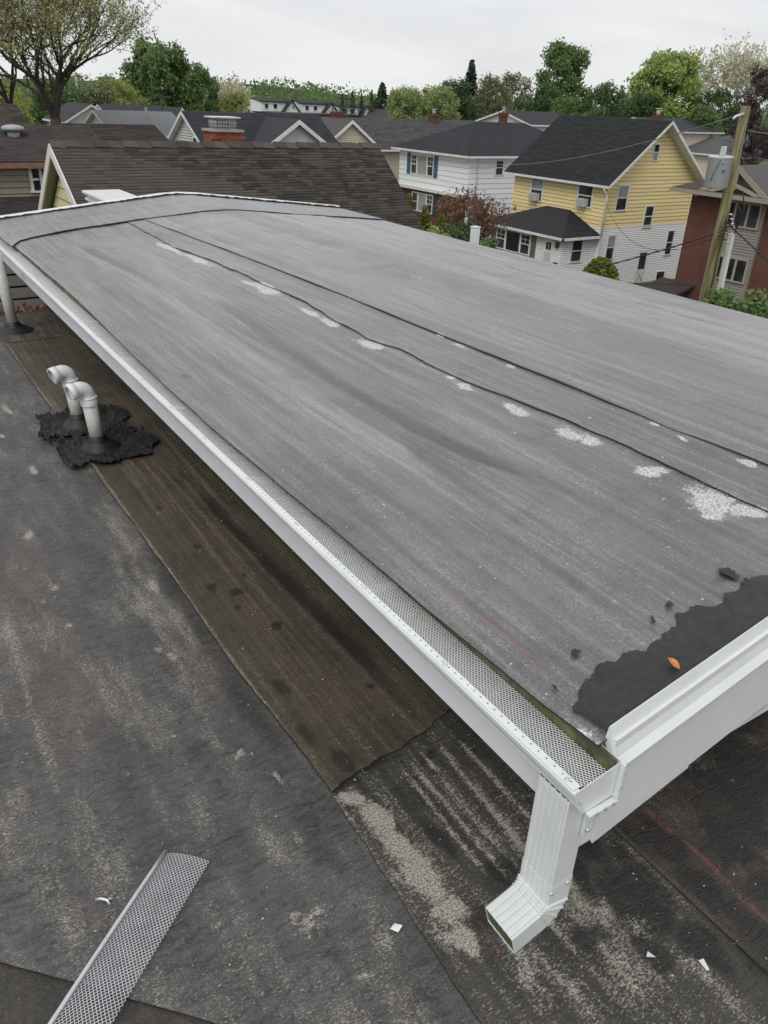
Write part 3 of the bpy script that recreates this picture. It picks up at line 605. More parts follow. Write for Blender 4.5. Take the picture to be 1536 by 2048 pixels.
# ------------------------------------------------------------------ house materials
def shingle_mat(name, a, b, rough=.85):
    g = G(name); P = g.pos(); t = g.island(); o = g.objrand()
    n = g.noise(P, 2.2, 6, .65); f = g.noise(P, 60, 3, .7)
    v = g.add(g.mul(g.add(t, o), .38), g.add(g.mul(n, .35), g.mul(f, .25)))
    return g.fin(g.mix(g.step(v, .25, .9), a, b), rough, .25)
M_SHB = shingle_mat('shingle_brown', (.034, .029, .025), (.095, .082, .070))
M_SHB2 = shingle_mat('shingle_dark_brown', (.034, .027, .027), (.070, .056, .055))
M_SHK = shingle_mat('shingle_charcoal', (.022, .023, .026), (.040, .041, .046))
M_SHK2 = shingle_mat('shingle_slate', (.028, .030, .036), (.048, .050, .058))
M_SHG = shingle_mat('shingle_grey', (.060, .060, .062), (.105, .104, .106))
M_SHLG = shingle_mat('shingle_light_grey', (.13, .14, .15), (.19, .20, .21))
def side_mat(name, c, var=.06):
    g = G(name); o = g.objrand(); n = g.noise(g.sc(g.pos(), (1, 1, 5)), 1.2, 6, .6)
    f = g.add(g.mul(o, .4), g.mul(n, .6))
    return g.fin(g.mix(g.step(f, .25, .8), tuple(x * (1 - var) for x in c), tuple(min(1, x * (1 + var)) for x in c)), .55, .35)
M_YEL = side_mat('yellow_siding', (.80, .66, .33)); M_WSD = side_mat('white_siding', (.80, .81, .82), .04); M_CRM = side_mat('cream_siding', (.60, .55, .42))
M_TAN = side_mat('tan_siding', (.34, .29, .23), .1); M_GSD = side_mat('grey_siding', (.24, .225, .20), .08); M_OLV = side_mat('olive_soffit', (.30, .30, .21), .08); M_YLO = side_mat('pale_yellow_siding', (.62, .55, .32), .08)
M_SHADOW_GAP = plain('siding_shadow_gap', (.20, .17, .13), .9)  # dark tone standing in for the shadow lines between boards
M_LGR = side_mat('pale_grey_siding', (.52, .53, .53), .05)
def brick_mat(name, c1, c2, mort):
    g = G(name); t = g.t.nodes.new('ShaderNodeTexBrick'); P = g.pos()
    cmb = g.t.nodes.new('ShaderNodeCombineXYZ'); sp = g.t.nodes.new('ShaderNodeSeparateXYZ'); g.t.links.new(P, sp.inputs[0])
    g.put(cmb.inputs[0], g.add(sp.outputs[0], sp.outputs[1])); g.put(cmb.inputs[1], sp.outputs[2]); g.t.links.new(cmb.outputs[0], t.inputs['Vector'])
    for k, v in (('Color1', c1), ('Color2', c2), ('Mortar', mort)): t.inputs[k].default_value = v + (1,)
    t.inputs['Scale'].default_value = 1; t.inputs['Brick Width'].default_value = .22; t.inputs['Row Height'].default_value = .075; t.inputs['Mortar Size'].default_value = .008
    g.bump(t.outputs['Fac'], .01, -.4)
    return g.fin(g.mix(g.mul(g.step(g.noise(P, 1.4, 5), .35, .7), .45), t.outputs[0], tuple(x * .6 for x in c1)), .85, .2)
M_BRK = brick_mat('red_brick', (.165, .058, .042), (.115, .042, .032), (.15, .12, .10))
M_BRK2 = brick_mat('brown_brick', (.16, .10, .075), (.12, .08, .06), (.16, .14, .12))
g = G('single_brick'); M_BRICK = g.fin(g.mix(g.objrand(), (.20, .06, .04), (.34, .11, .065)), .85, .2)
M_MORT = plain('mortar', (.26, .22, .19), .9)
M_SHUT = plain('blue_shutter', (.055, .105, .20), .6); M_SHUTD = plain('dark_shutter', (.045, .045, .042), .6); M_SHUTO = plain('olive_shutter', (.12, .12, .085), .6)
g = G('window_glass'); n = g.noise(g.pos(), .9, 3)
M_GLASS = g.fin(g.mix(g.step(n, .4, .6), (.018, .021, .024), (.05, .054, .06)), .06, .5)
M_BLIND = plain('glass_over_blind', (.30, .31, .31), .15, .15, 3)
M_GREYM = plain('grey_metal', (.32, .34, .36), .4, .1, 3); M_ACU = plain('air_conditioner', (.50, .50, .47), .5)
M_COPPER = plain('rusty_gutter', (.23, .12, .08), .6)
M_CONC = plain('concrete_grey', (.34, .32, .29), .85)

# ------------------------------------------------------------------ house helpers
class Face:
    def __init__(s, O, U, N): s.O = Vector(O); s.U = Vector(U); s.N = Vector(N)
    def p(s, u, z, d=0.): q = s.O + s.U * u + s.N * d; return (q.x, q.y, z)
    def box(s, mb, u0, u1, z0, z1, d0, d1):
        mb.hexa([s.p(u0, z0, d1), s.p(u1, z0, d1), s.p(u1, z0, d0), s.p(u0, z0, d0), s.p(u0, z1, d1), s.p(u1, z1, d1), s.p(u1, z1, d0), s.p(u0, z1, d0)]); return mb
def faceY(Y): return Face((0, Y, 0), (1, 0, 0), (0, -1, 0))            # faces -Y, u = x
def faceX(X, y1): return Face((X, y1, 0), (0, -1, 0), (-1, 0, 0))      # faces -X, u = y1 - y
def boards(parent, F, ext, z0, z1, pitch, m, single=True, name='clapboard', proud=.03, d0=.002, gap=.03):
    z = z0; allmb = MB(); gap = min(gap, pitch * .26)
    bk = MB(); a0, a1 = ext(z0 + .01)
    zz = [z0 + (z1 - z0) * k / 12 for k in range(13)]
    for k in range(12):
        l0, r0 = ext(zz[k]); l1, r1 = ext(zz[k + 1]); r1 = max(r1, l1 + .01); bk.face([F.p(l0, zz[k], .0012), F.p(max(r0, l0 + .01), zz[k], .0012), F.p(r1, zz[k + 1], .0012), F.p(l1, zz[k + 1], .0012)])
    bk.build('shadow_backing', M_SHADOW_GAP, parent)  # dark sheet seen through the gaps imitates shadow under each board
    while z < z1 - .02:
        zt = min(z + pitch - gap, z1); a0, a1 = ext(z); b0, b1 = ext(zt)
        if a1 - a0 > .02:
            if b1 - b0 < .02: b0 = b1 = (b0 + b1) / 2; b1 += .02
            mb = MB() if single else allmb
            mb.hexa([F.p(a0, z, proud + d0), F.p(a1, z, proud + d0), F.p(a1, z, d0), F.p(a0, z, d0), F.p(b0, zt, d0 + .006), F.p(b1, zt, d0 + .006), F.p(b1, zt, d0), F.p(b0, zt, d0)])
            if single: mb.build(name, m, parent)
        z += pitch
    if not single: allmb.build('siding', m, parent, kind='stuff')
def window(parent, F, u0, u1, z0, z1, trim=.10, lights=1, bars=0, blind=0, ac=False, m=None, d=.03, shut=None, name='window', rail=True):
    m = m or M_TRIM; mb = MB(); T = trim
    F.box(mb, u0, u1, z1 - T, z1, 0, d + .03); F.box(mb, u0 - .03, u1 + .03, z0, z0 + T * .7, 0, d + .06)
    F.box(mb, u0, u0 + T, z0 + T * .7, z1 - T, 0, d + .03); F.box(mb, u1 - T, u1, z0 + T * .7, z1 - T, 0, d + .03)
    for k in range(1, lights): c = u0 + (u1 - u0) * k / lights; F.box(mb, c - T * .5, c + T * .5, z0 + T * .7, z1 - T, 0, d + .02)
    wn = mb.build(name, m, parent)
    zm = (z0 + z1) / 2; W = (u1 - u0) / lights
    for k in range(lights):
        a = u0 + W * k + T * .75; b = u0 + W * (k + 1) - T * .75
        for h in (0, 1):
            za, zb = (z0 + T * .7, zm) if h == 0 else (zm, z1 - T)
            q = MB(); F.box(q, a, b, za, zb, .0, d + (.004 if h == 0 else .012)); q.build('pane', M_BLIND if (blind >> h) & 1 else M_GLASS, wn)
        if rail: q = MB(); F.box(q, a, b, zm - .03, zm + .03, 0, d + .022); q.build('rail', m, wn)
        if bars:
            for j in range(1, bars + 1):
                c = a + (b - a) * j / (bars + 1); q = MB(); F.box(q, c - .015, c + .015, zm + .03, z1 - T, 0, d + .018); q.build('muntin', m, wn)
            q = MB(); zc = (zm + z1 - T) / 2; F.box(q, a, b, zc - .015, zc + .015, 0, d + .0185); q.build('muntin', m, wn)
    if shut:
        for (a, b) in ((u0 - .48, u0 - .04), (u1 + .04, u1 + .48)): q = MB(); F.box(q, a, b, z0 + .02, z1, 0, .06); q.build('shutter', shut, parent)
    if ac:
        q = MB(); c = (u0 + u1) / 2; F.box(q, c - .33, c + .33, z0 + .08, z0 + .52, .02, .42); acu = q.build('air_conditioner', M_ACU, parent)
        q = MB()
        for j in range(6): F.box(q, c - .28, c + .28, z0 + .14 + j * .058, z0 + .165 + j * .058, .42, .428)
        q.build('grille', M_GREYM, acu, kind='stuff')
    return wn
def slab(A, B, C, D, th):     # roof slab from eave A-B to top C-D, thickness downwards
    A, B, C, D = (Vector(p) for p in (A, B, C, D)); o = Vector((0, 0, -th)); mb = MB()
    pts = [A, B, C] if (C - D).length < 1e-4 else [A, B, C, D]
    mb.prism([p + o for p in pts], -o); return mb
def shingles(parent, A, B, C, D, m, exp=.145, tab=.32, th=.012, lift=.004, single=None, seed=3, name='shingle'):
    A, B, C, D = (np.array(p, float) for p in (A, B, C, D)); rn = np.random.default_rng(seed)
    mid = ((D + C) - (A + B)) / 2; Ls = np.linalg.norm(mid); n = int(Ls / exp); up = mid / Ls
    nrm = np.cross((B - A) / np.linalg.norm(B - A), up); nrm /= np.linalg.norm(nrm)
    if nrm[2] < 0: nrm = -nrm
    T = []
    for r in range(n):
        s0 = r / n; s1 = min(1, (r + 1.12) / n)
        l0, r0 = A + (D - A) * s0, B + (C - B) * s0; l1, r1 = A + (D - A) * s1, B + (C - B) * s1
        W = np.linalg.norm(r0 - l0); cuts = [0.]; x = -rn.random() * tab
        while True:
            x += tab * (.6 + .8 * rn.random())
            if x >= W - .05: break
            if x > .05: cuts.append(x)
        cuts.append(W); cuts = np.array(cuts) / max(W, 1e-6)
        for a, b in zip(cuts[:-1], cuts[1:]):
            gap = .0015 / max(W, .01); h = th * (.8 + .7 * rn.random()); low = -up * (.012 * rn.random())
            p0 = l0 + (r0 - l0) * (a + gap) + low; p1 = l0 + (r0 - l0) * (b - gap) + low; q0 = l1 + (r1 - l1) * a; q1 = l1 + (r1 - l1) * b
            T.append([p0 + nrm * lift, p1 + nrm * lift, p0 + nrm * (lift + h), p1 + nrm * (lift + h), q0 + nrm * lift, q1 + nrm * lift])
    T = np.array(T); Fq = np.array([[2, 3, 5, 4], [0, 1, 3, 2]])
    pick = np.zeros(len(T), bool)
    if single is not None:
        cen = T.mean(1); vis = single(cen); dist = np.linalg.norm(cen - np.array([0, 0, 2.1]), axis=1); dist[~vis] = 1e9
        pick[np.argsort(dist)[:min(300, int(vis.sum()))]] = True
        for t in T[pick]:
            c = t.mean(0); me = npmesh(name, t - c, np.concatenate([Fq, [[0, 2, 4, 4]]])[:2]); o = link(name, me, m, parent); o.location = Vector(c) - Vector(wloc(parent))
    T = T[~pick]; b = np.arange(len(T))[:, None] * 6
    Fs = np.concatenate([b + Fq[0], b + Fq[1]]); o = np.array(wloc(parent))
    return link('shingle_courses', npmesh('shingle_courses', T.reshape(-1, 3) - o, Fs), m, parent, kind='stuff')
def wloc(o):
    l = Vector((0, 0, 0))
    while o is not None: l += o.location; o = o.parent
    return l
def gable(name, label, x0, x1, y0, y1, zg, ze, zr, axis, mw, mr, ov=.35, th=.14, cat='house', group=None, tile=None, trim=None, rake_ov=None, wallparts=True):
    """gable house; axis = direction of the ridge. returns root, wall, list of (roof part, A, B, C, D)"""
    ro = ov if rake_ov is None else rake_ov
    t = thing(name, label, cat, ((x0 + x1) / 2, (y0 + y1) / 2, zg), group); mb = MB()
    if axis == 'Y':
        xm = (x0 + x1) / 2; k = (zr - ze) / (xm - x0); zo = ze - k * ov
        mb.prism([(x0, y0, zg), (x1, y0, zg), (x1, y0, ze - .06), (xm, y0, zr - .06), (x0, y0, ze - .06)], (0, y1 - y0, 0))
        S = [((x0 - ov, y1 + ro, zo), (x0 - ov, y0 - ro, zo), (xm, y0 - ro, zr), (xm, y1 + ro, zr)), ((x1 + ov, y0 - ro, zo), (x1 + ov, y1 + ro, zo), (xm, y1 + ro, zr), (xm, y0 - ro, zr))]
    else:
        ym = (y0 + y1) / 2; k = (zr - ze) / (ym - y0); zo = ze - k * ov
        mb.prism([(x0, y0, zg), (x0, y0, ze - .06), (x0, ym, zr - .06), (x0, y1, ze - .06), (x0, y1, zg)], (x1 - x0, 0, 0))
        S = [((x0 - ro, y0 - ov, zo), (x1 + ro, y0 - ov, zo), (x1 + ro, ym, zr), (x0 - ro, ym, zr)), ((x1 + ro, y1 + ov, zo), (x0 - ro, y1 + ov, zo), (x0 - ro, ym, zr), (x1 + ro, ym, zr))]
    wall = mb.build('wall', mw, t); roofs = []
    for q, (A, B, C, D) in enumerate(S):
        r = slab(A, B, C, D, th).build('roof', mr, t); roofs.append((r, A, B, C, D))
        if tile and q == 0: shingles(r, A, B, C, D, mr, *tile)
        if trim:
            e_ = (Vector(C) - Vector(D)).normalized() * .02; slab(*[Vector(v) - Vector((0, 0, th + .004)) for v in (A, B, C, D)], .02).build('soffit', trim, t)
            for (P_, Q_) in ((A, D), (B, C)):
                P_, Q_ = Vector(P_), Vector(Q_); dn = Vector((0, 0, -th - .05)); outv = Vector((0, -1 if P_.y < (y0 + y1) / 2 else 1, 0)) if axis == 'Y' else Vector((-1 if P_.x < (x0 + x1) / 2 else 1, 0, 0))
                MB().prism([P_ + Vector((0, 0, -.02)), Q_ + Vector((0, 0, -.02)), Q_ + dn, P_ + dn], outv * .03).build('rake_board', trim, t)
            P_, Q_ = Vector(A), Vector(B); out = (Vector((-1, 0, 0)) if axis == 'Y' else Vector((0, -1, 0))) * (1 if q == 0 else -1)
            MB().prism([P_ + Vector((0, 0, -.03)), Q_ + Vector((0, 0, -.03)), Q_ + Vector((0, 0, -.16)), P_ + Vector((0, 0, -.16))], out * .1).build('eave_gutter', trim, t)
    return t, wall, roofs
def hip(name, label, x0, x1, y0, y1, zg, ze, zr, mw, mr, ov=.4, th=.12, cat='house', rx0=None, rx1=None, ry=None, tile=None, trim=None, root=None):
    """hip roof with ridge along X from rx0 to rx1 at y = ry"""
    t = root or thing(name, label, cat, ((x0 + x1) / 2, (y0 + y1) / 2, zg))
    wall = MB().box(x0, x1, y0, y1, zg, ze).build('wall', mw, t)
    ry = ry or (y0 + y1) / 2; a, b, c, d = (x0 - ov, y0 - ov, ze), (x1 + ov, y0 - ov, ze), (x1 + ov, y1 + ov, ze), (x0 - ov, y1 + ov, ze)
    p, q = (rx0, ry, zr), (rx1, ry, zr); out = []
    for S in ((a, b, q, p), (d, a, p, p), (b, c, q, q), (c, d, p, q)):
        r = slab(*S, th).build('roof', mr, t); out.append(r)
        if tile and S[0] in (a, d): shingles(r, *S, mr, *tile)
    if trim:
        MB().prism([Vector(a) + Vector((0, -.1, -.03)), Vector(b) + Vector((0, -.1, -.03)), Vector(b) + Vector((0, -.1, -.17)), Vector(a) + Vector((0, -.1, -.17))], (0, .12, 0)).build('eave_gutter', trim, t)
        MB().prism([Vector(a) + Vector((-.1, -.1, -.03)), Vector(d) + Vector((-.1, 0, -.03)), Vector(d) + Vector((-.1, 0, -.17)), Vector(a) + Vector((-.1, -.1, -.17))], (.12, 0, 0)).build('eave_gutter', trim, t)
    MB().box(x0 - ov + .03, x1 + ov - .03, y0 - ov + .03, y1 + ov - .03, ze - .15, ze - .125).build('soffit', M_TRIM, t)
    return t, wall, out
def chimney(parent, x, y, w, z0, z1, m=None, pot=True, name='chimney'):
    mb = MB(); mb.box(x - w / 2, x + w / 2, y - w / 2, y + w / 2, z0, z1); mb.box(x - w / 2 - .05, x + w / 2 + .05, y - w / 2 - .05, y + w / 2 + .05, z1 - .22, z1 - .02)
    c = mb.build(name, m or M_BRK, parent)
    if pot: MB().tube([(x, y, z1 - .03), (x, y, z1 + .30)], w * .26, 10).build('flue', M_CONC, c); MB().tube([(x, y, z1 + .36), (x, y, z1 + .40)], w * .36, 10).build('flue_cap', M_TRIM, c)
    return c

# ------------------------------------------------------------------ brown shingled house beyond the roof
BX0, BX1, BYR, BZR = 3.42, 10.75, 17.0, 1.13; TP = math.tan(R(34)); BYE = 11.6
bh = thing('shingled_house', 'house with a big brown shingled gable roof right behind the grey roof', 'house', (7, 17, GZ))
MB().prism([(BX0 + .20, BYE + .4, GZ), (BX0 + .20, BYE + .4, BZR - TP * (BYR - BYE - .4) - .2), (BX0 + .20, BYR, BZR - .2), (BX0 + .20, 22, BZR - TP * 5 - .2), (BX0 + .20, 22, GZ)], (BX1 - BX0 - .6, 0, 0)).build('wall', M_YLO, bh)
A_, B_, C_, D_ = (BX0 + .12, BYE, BZR - TP * (BYR - BYE)), (BX1 - .45, BYE, BZR - TP * (BYR - BYE)), (BX1, BYR, BZR), (BX0, BYR, BZR)
rf = slab(A_, B_, C_, D_, .12).build('roof', M_SHB2, bh)
shingles(rf, A_, B_, C_, D_, M_SHB, .088, .22, .014, .003, single=lambda c: c[:, 2] > .25 - .1 * (c[:, 0] - 3.42) - .05, seed=5)
slab((BX1, 22.4, BZR - TP * 5.4), (BX0, 22.4, BZR - TP * 5.4), (BX0, BYR, BZR), (BX1, BYR, BZR), .12).build('roof', M_SHB2, bh)
for k in range(27):      # ridge caps
    x = BX0 - .02 + k * .274; mb = MB(); lift = .03 + .012 * (k % 2)
    for s in (-1, 1):
        a = (x, BYR, BZR + lift + .012); b = (x + .285, BYR, BZR + lift - .006)
        mb.face([a, b, (x + .285, BYR + s * .15, BZR + lift - .11), (x, BYR + s * .15, BZR + lift - .095)] if s < 0 else [b, a, (x, BYR + s * .15, BZR + lift - .095), (x + .285, BYR + s * .15, BZR + lift - .11)])
    mb.build('ridge_cap', M_SHB, rf, solid=.014)
for sgn, yb in ((-1, BYE), (1, 22.4)):   # rake boards and soffits of the left gable
    zb = BZR - TP * abs(BYR - yb); xo = BX0 - .005 if sgn > 0 else BX0
    x2 = BX0 + .12 if sgn < 0 else BX0
    MB().prism([(BX0 - .01, BYR, BZR - .01), (x2 - .01, yb, zb - .01), (x2 - .01, yb, zb - .20), (BX0 - .01, BYR, BZR - .22)], (-.03, 0, 0)).build('rake_board', M_TRIM, bh)
    MB().prism([(BX0 + .01, BYR, BZR - .135), (BX0 + .01, yb, zb - .135), (BX0 + .01, yb, zb - .155), (BX0 + .01, BYR, BZR - .155)], (.19, 0, 0)).build('soffit', M_OLV, bh)
FB = faceX(BX0 + .20, 22.0)
boards(bh, FB, lambda z: (max(0, 5 - (BZR - .28 - z) / TP), min(10, 5 + (BZR - .28 - z) / TP)), -3.0, BZR - .3, .22, M_YLO)
# brick chimney with a wire spark cage behind the ridge
ch = thing('brick_chimney', 'short red brick chimney with a wire cage behind the brown ridge', 'chimney', (7.55, 18.6, -.4))
MB().box(7.24, 7.86, 18.3, 18.92, -.4, 1.30).build('core', M_MORT, ch)
bm = MB().box(-.098, .098, -.045, .045, -.029, .029).mesh('brick'); bm.materials.append(M_BRICK)
for c in range(11):
    z = .58 + c * .068; e = .035 if c in (7, 8) else 0.; off = .1 if c % 2 else 0
    for face in (0, 1):
        n = 3 if not (c % 2) else 4
        for k in range(4):
            u = -.31 + .1 + k * .207 - off
            if u < -.33 or u > .34: continue
            o = link('brick', bm, None, ch)
            if face == 0: o.location = (u + .0, -.31 + .036 - e, z + .4)
            else: o.location = (-.31 + .036 - e, u, z + .4); o.rotation_euler = (0, 0, R(90))
MB().box(7.18, 7.92, 18.24, 18.98, 1.302, 1.35).build('crown', M_CONC, ch)
mb = MB()
for k in range(9):
    t_ = -.24 + k * .06
    for (a, b) in ((7.55 + t_, 18.36), (7.55 + t_, 18.84), (7.31, 18.6 + t_), (7.79, 18.6 + t_)): mb.tube([(a, b, 1.35), (a, b, 1.58)], .006, 4)
for z in (1.42, 1.5): mb.tube([(7.31, 18.36, z), (7.79, 18.36, z)], .006, 4); mb.tube([(7.31, 18.36, z), (7.31, 18.84, z)], .006, 4)
mb.build('cage', M_GALV, ch, kind='stuff'); MB().box(7.24, 7.86, 18.28, 18.92, 1.58, 1.605).build('cage_lid', M_TRIM, ch)
# white capped chase
ck = thing('white_chase', 'white boxed chimney chase with a flat metal cap beside the brown roof', 'chimney chase', (3.52, 13.3, -3))
MB().box(3.27, 3.77, 12.55, 14.02, -3, .55).build('body', M_FASC, ck); MB().box(3.21, 3.83, 12.47, 14.1, .552, .60).build('cap', M_WHITE, ck, .01)
MB().box(3.24, 3.80, 12.5, 14.06, .46, .50).build('moulding', M_TRIM, ck)

# ------------------------------------------------------------------ tan house on the left
th_, wl, rs = gable('tan_house', 'tan sided house with dark brown roof and small white window, far left', -4, 6.6, 26, 31, GZ, .25, .98, 'X', M_TAN, M_SHB2, .35, .12, trim=M_COPPER)
shingles(rs[0][0], *rs[0][1:], M_SHB2, .15, .4, .012, .003)
FT = faceY(26); boards(th_, FT, lambda z: (1.5, 5.6), -2.2, .05, .165, M_TAN, True, 'wall_shingle_course')
window(th_, FT, 4.50, 5.14, -.70, 0.02, .085, 2, 0, d=.05, rail=True)
lr = slab((-4, 24.9, -1.18), (6.6, 24.9, -1.18), (6.6, 26, -.80), (-4, 26, -.80), .1).build('lower_roof', M_SHB2, th_)
shingles(lr, (-4, 24.9, -1.18), (6.6, 24.9, -1.18), (6.6, 26, -.80), (-4, 26, -.80), M_SHB2, .14, .4, .012, .003)
MB().box(-4, 6.6, 24.78, 24.9, -1.30, -1.19).build('eave_gutter', M_TRIM, th_)
MB().box(-4, 6.6, 25.2, 25.98, -4, -1.29).build('lower_wall', M_OLV, th_)
v_ = thing('roof_vent', 'round grey mushroom roof vent on the tan house roof', 'roof vent', (4.55, 27.6, .70))
MB().tube([(4.55, 27.6, .62), (4.55, 27.6, .86)], .17, 20).build('collar', M_GREYM, v_); MB().tube([(4.55, 27.6, .86), (4.55, 27.6, .90), (4.55, 27.6, .96), (4.55, 27.6, 1.0), (4.55, 27.6, 1.02)], [.30, .33, .30, .2, .05], 22).build('hood', M_GREYM, v_)
gable('brown_wing', 'low dark brown shingled roof wing between tan house and brown roof', 7.3, 10.1, 30, 35, GZ, .2, .9, 'X', M_TAN, M_SHB2, .3, tile=(.15, .4, .012, .003))
gable('brown_roofed_house', 'brown roofed house at the far left edge behind the tan house', -2, 6.1, 34, 40, GZ, .35, 1.38, 'X', M_TAN, M_SHB, .3, tile=(.15, .4, .012, .003))
mb = MB(); pl = thing('grey_plank_wall', 'weathered grey plank wall beyond the lower roof, behind the tall vent pipe', 'wall', (1.4, 10.3, -3))
for k in range(9): MB().box(-1.5, 3.2, 10.28, 10.32, -.62 + k * .145, -.62 + k * .145 + .118).build('plank', M_GSD, pl)
MB().box(-1.5, 3.2, 10.325, 10.36, -3, .66).build('backing', M_DARK, pl)

# ------------------------------------------------------------------ yellow house
WX, WY = 38.85, 35.4
yh, wall, rs = gable('yellow_house', 'two storey house, yellow siding above white, with a black gable roof', WX, 47.35, WY, 43.6, GZ, -1.7, 1.56, 'Y', M_WSD, M_SHK, .42, .16, trim=M_TRIM, rake_ov=.72)
shingles(rs[0][0], *rs[0][1:], M_SHK, .15, .5, .016, .003)
xm, kk = (WX + 47.35) / 2, (1.56 + 1.7) / ((47.35 - WX) / 2)
FY = faceY(WY); FX = faceX(WX, 43.6)
def gx(z): return (WX, 47.35) if z < -1.78 else (WX + (z + 1.78) / kk, 47.35 - (z + 1.78) / kk)
boards(yh, FY, gx, -4.55, 1.36, .225, M_YEL); boards(yh, FX, lambda z: (0, 8.5), -4.55, -1.9, .225, M_YEL)
boards(yh, FY, gx, GZ + .1, -4.6, .115, M_WSD, False); boards(yh, FX, lambda z: (0, 8.5), GZ + .1, -4.6, .115, M_WSD, False)
for F, a, b in ((FY, WX, 47.35), (FX, 0, 8.5)): MB_ = MB(); F.box(MB_, a, b, -4.6, -4.55, 0, .035); MB_.build('band_board', M_WSD, yh)
for F, u in ((FY, WX), (FY, 47.25), (FX, 8.42)): MB_ = MB(); F.box(MB_, u, u + .1, -4.55, -2.08, 0, .04); MB_.build('corner_board', M_YEL, yh); MB_ = MB(); F.box(MB_, u, u + .1, GZ, -4.56, 0, .04); MB_.build('corner_board', M_WSD, yh)
window(yh, FY, 40.0, 41.05, -3.6, -2.05, blind=2); window(yh, FY, 42.85, 43.75, -4.72, -3.32); window(yh, FY, 42.62, 43.18, -.74, .26, .07, blind=1)
window(yh, FY, 45.55, 46.3, -6.6, -4.95, .09); window(yh, FY, 39.8, 40.6, -6.55, -5.0, .09, blind=2); window(yh, FY, 45.2, 46.1, GZ + .05, -7.62, .06, rail=False)
window(yh, FX, 1.72, 2.94, -3.64, -2.14, ac=True, blind=2); window(yh, FX, 6.07, 7.4, -3.5, -2.1, ac=True)
dr = MB(); FY.box(dr, 43.05, 43.95, GZ + .02, -6.15, 0, .05); dr = dr.build('side_door', M_TRIM, yh); q = MB(); FY.box(q, 43.18, 43.82, -7.35, -6.3, .05, .055); q.build('pane', M_GLASS, dr)
q = MB()
for s in (1, -1):
    c0, c1 = (43.18, 43.82) if s > 0 else (43.82, 43.18); q.tube([FY.p(c0, -8.15, .06), FY.p(c1, -7.45, .06)], .02, 4)
q.build('cross_bar', M_GREYM, dr, kind='stuff')
q = MB(); q.tube([(38.35, 35.0, -2.2), (38.7, 35.0, -2.55), (38.72, 34.98, -2.7), (38.74, 34.98, -5.0)], .055, 8); q.build('drain_pipe', M_TRIM, yh)
chimney(yh, 43.45, 36.2, .5, .9, 1.78)
q = MB()
for y_ in (36.5, 39.2, 41.6): q.tube([(43.1, y_, 1.6), (43.1, y_, 1.78)], .05, 6)
# porch
ph = yh
PX0, PX1, PY0, PY1 = 36.0, 38.84, 35.45, 42.6
pw = MB().box(PX0, PX1, PY0, PY1, GZ, -5.0).build('porch_wall', M_WSD, yh)
FP = faceX(PX0, PY1); FPY = faceY(PY0)
boards(yh, FP, lambda z: (0, PY1 - PY0), GZ + .1, -5.05, .115, M_WSD, False); boards(yh, FPY, lambda z: (PX0, PX1), GZ + .1, -5.05, .115, M_WSD, False)
a, b, c, d = (35.62, 35.08, -4.93), (38.86, 35.08, -4.93), (38.86, 42.95, -4.93), (35.62, 42.95, -4.93); p, q_ = (38.84, 38.0, -3.78), (38.84, 40.1, -3.78)
for S in ((d, a, p, q_), (a, b, p, p), (c, d, q_, q_)):
    r = slab(*S, .1).build('porch_roof', M_SHK, yh); shingles(r, *S, M_SHK, .15, .5, .016, .003)
MB().prism([(35.52, 34.98, -4.96), (35.52, 43.0, -4.96), (35.52, 43.0, -5.1), (35.52, 34.98, -5.1)], (.1, 0, 0)).build('eave_gutter', M_TRIM, yh)
MB().prism([(35.52, 34.98, -4.96), (38.86, 34.98, -4.96), (38.86, 34.98, -5.1), (35.52, 34.98, -5.1)], (0, .1, 0)).build('eave_gutter', M_TRIM, yh)
window(yh, FP, 1.0, 1.95, -6.5, -5.2, .09, 1, 1); window(yh, FP, 1.95, 3.4, -6.5, -5.2, .07, 1, rail=False); window(yh, FP, 3.4, 4.35, -6.5, -5.2, .09, 1, 1)
for u in (.5, 4.42): q = MB(); FP.box(q, u, u + .45, -6.55, -5.15, 0, .06); q.build('shutter', M_SHUTO, yh)
dr = MB(); FP.box(dr, 5.55, 6.5, -7.3, -5.2, 0, .05); dr = dr.build('front_door', M_TRIM, yh)
for u in (5.8, 6.05): q = MB(); FP.box(q, u, u + .2, -5.85, -5.4, .05, .056); q.build('pane', M_GLASS, dr)
q = MB(); FP.box(q, 5.72, 6.33, -7.1, -6.0, .05, .055); q.build('panel', M_LGR, dr)
q = MB(); FP.box(q, 6.68, 6.98, -6.75, -6.5, .02, .18); q.build('letter_box', M_SHUTD, yh); q = MB(); FP.box(q, 6.72, 6.9, -5.62, -5.3, .02, .18); q.build('lantern', M_SHUTD, yh)
window(yh, FPY, 36.75, 37.75, -6.5, -5.12, .09)
q = MB(); FP.box(q, 5.2, 7.0, GZ, -7.32, 0, 1.3); q.build('porch_step', M_CONC, yh)

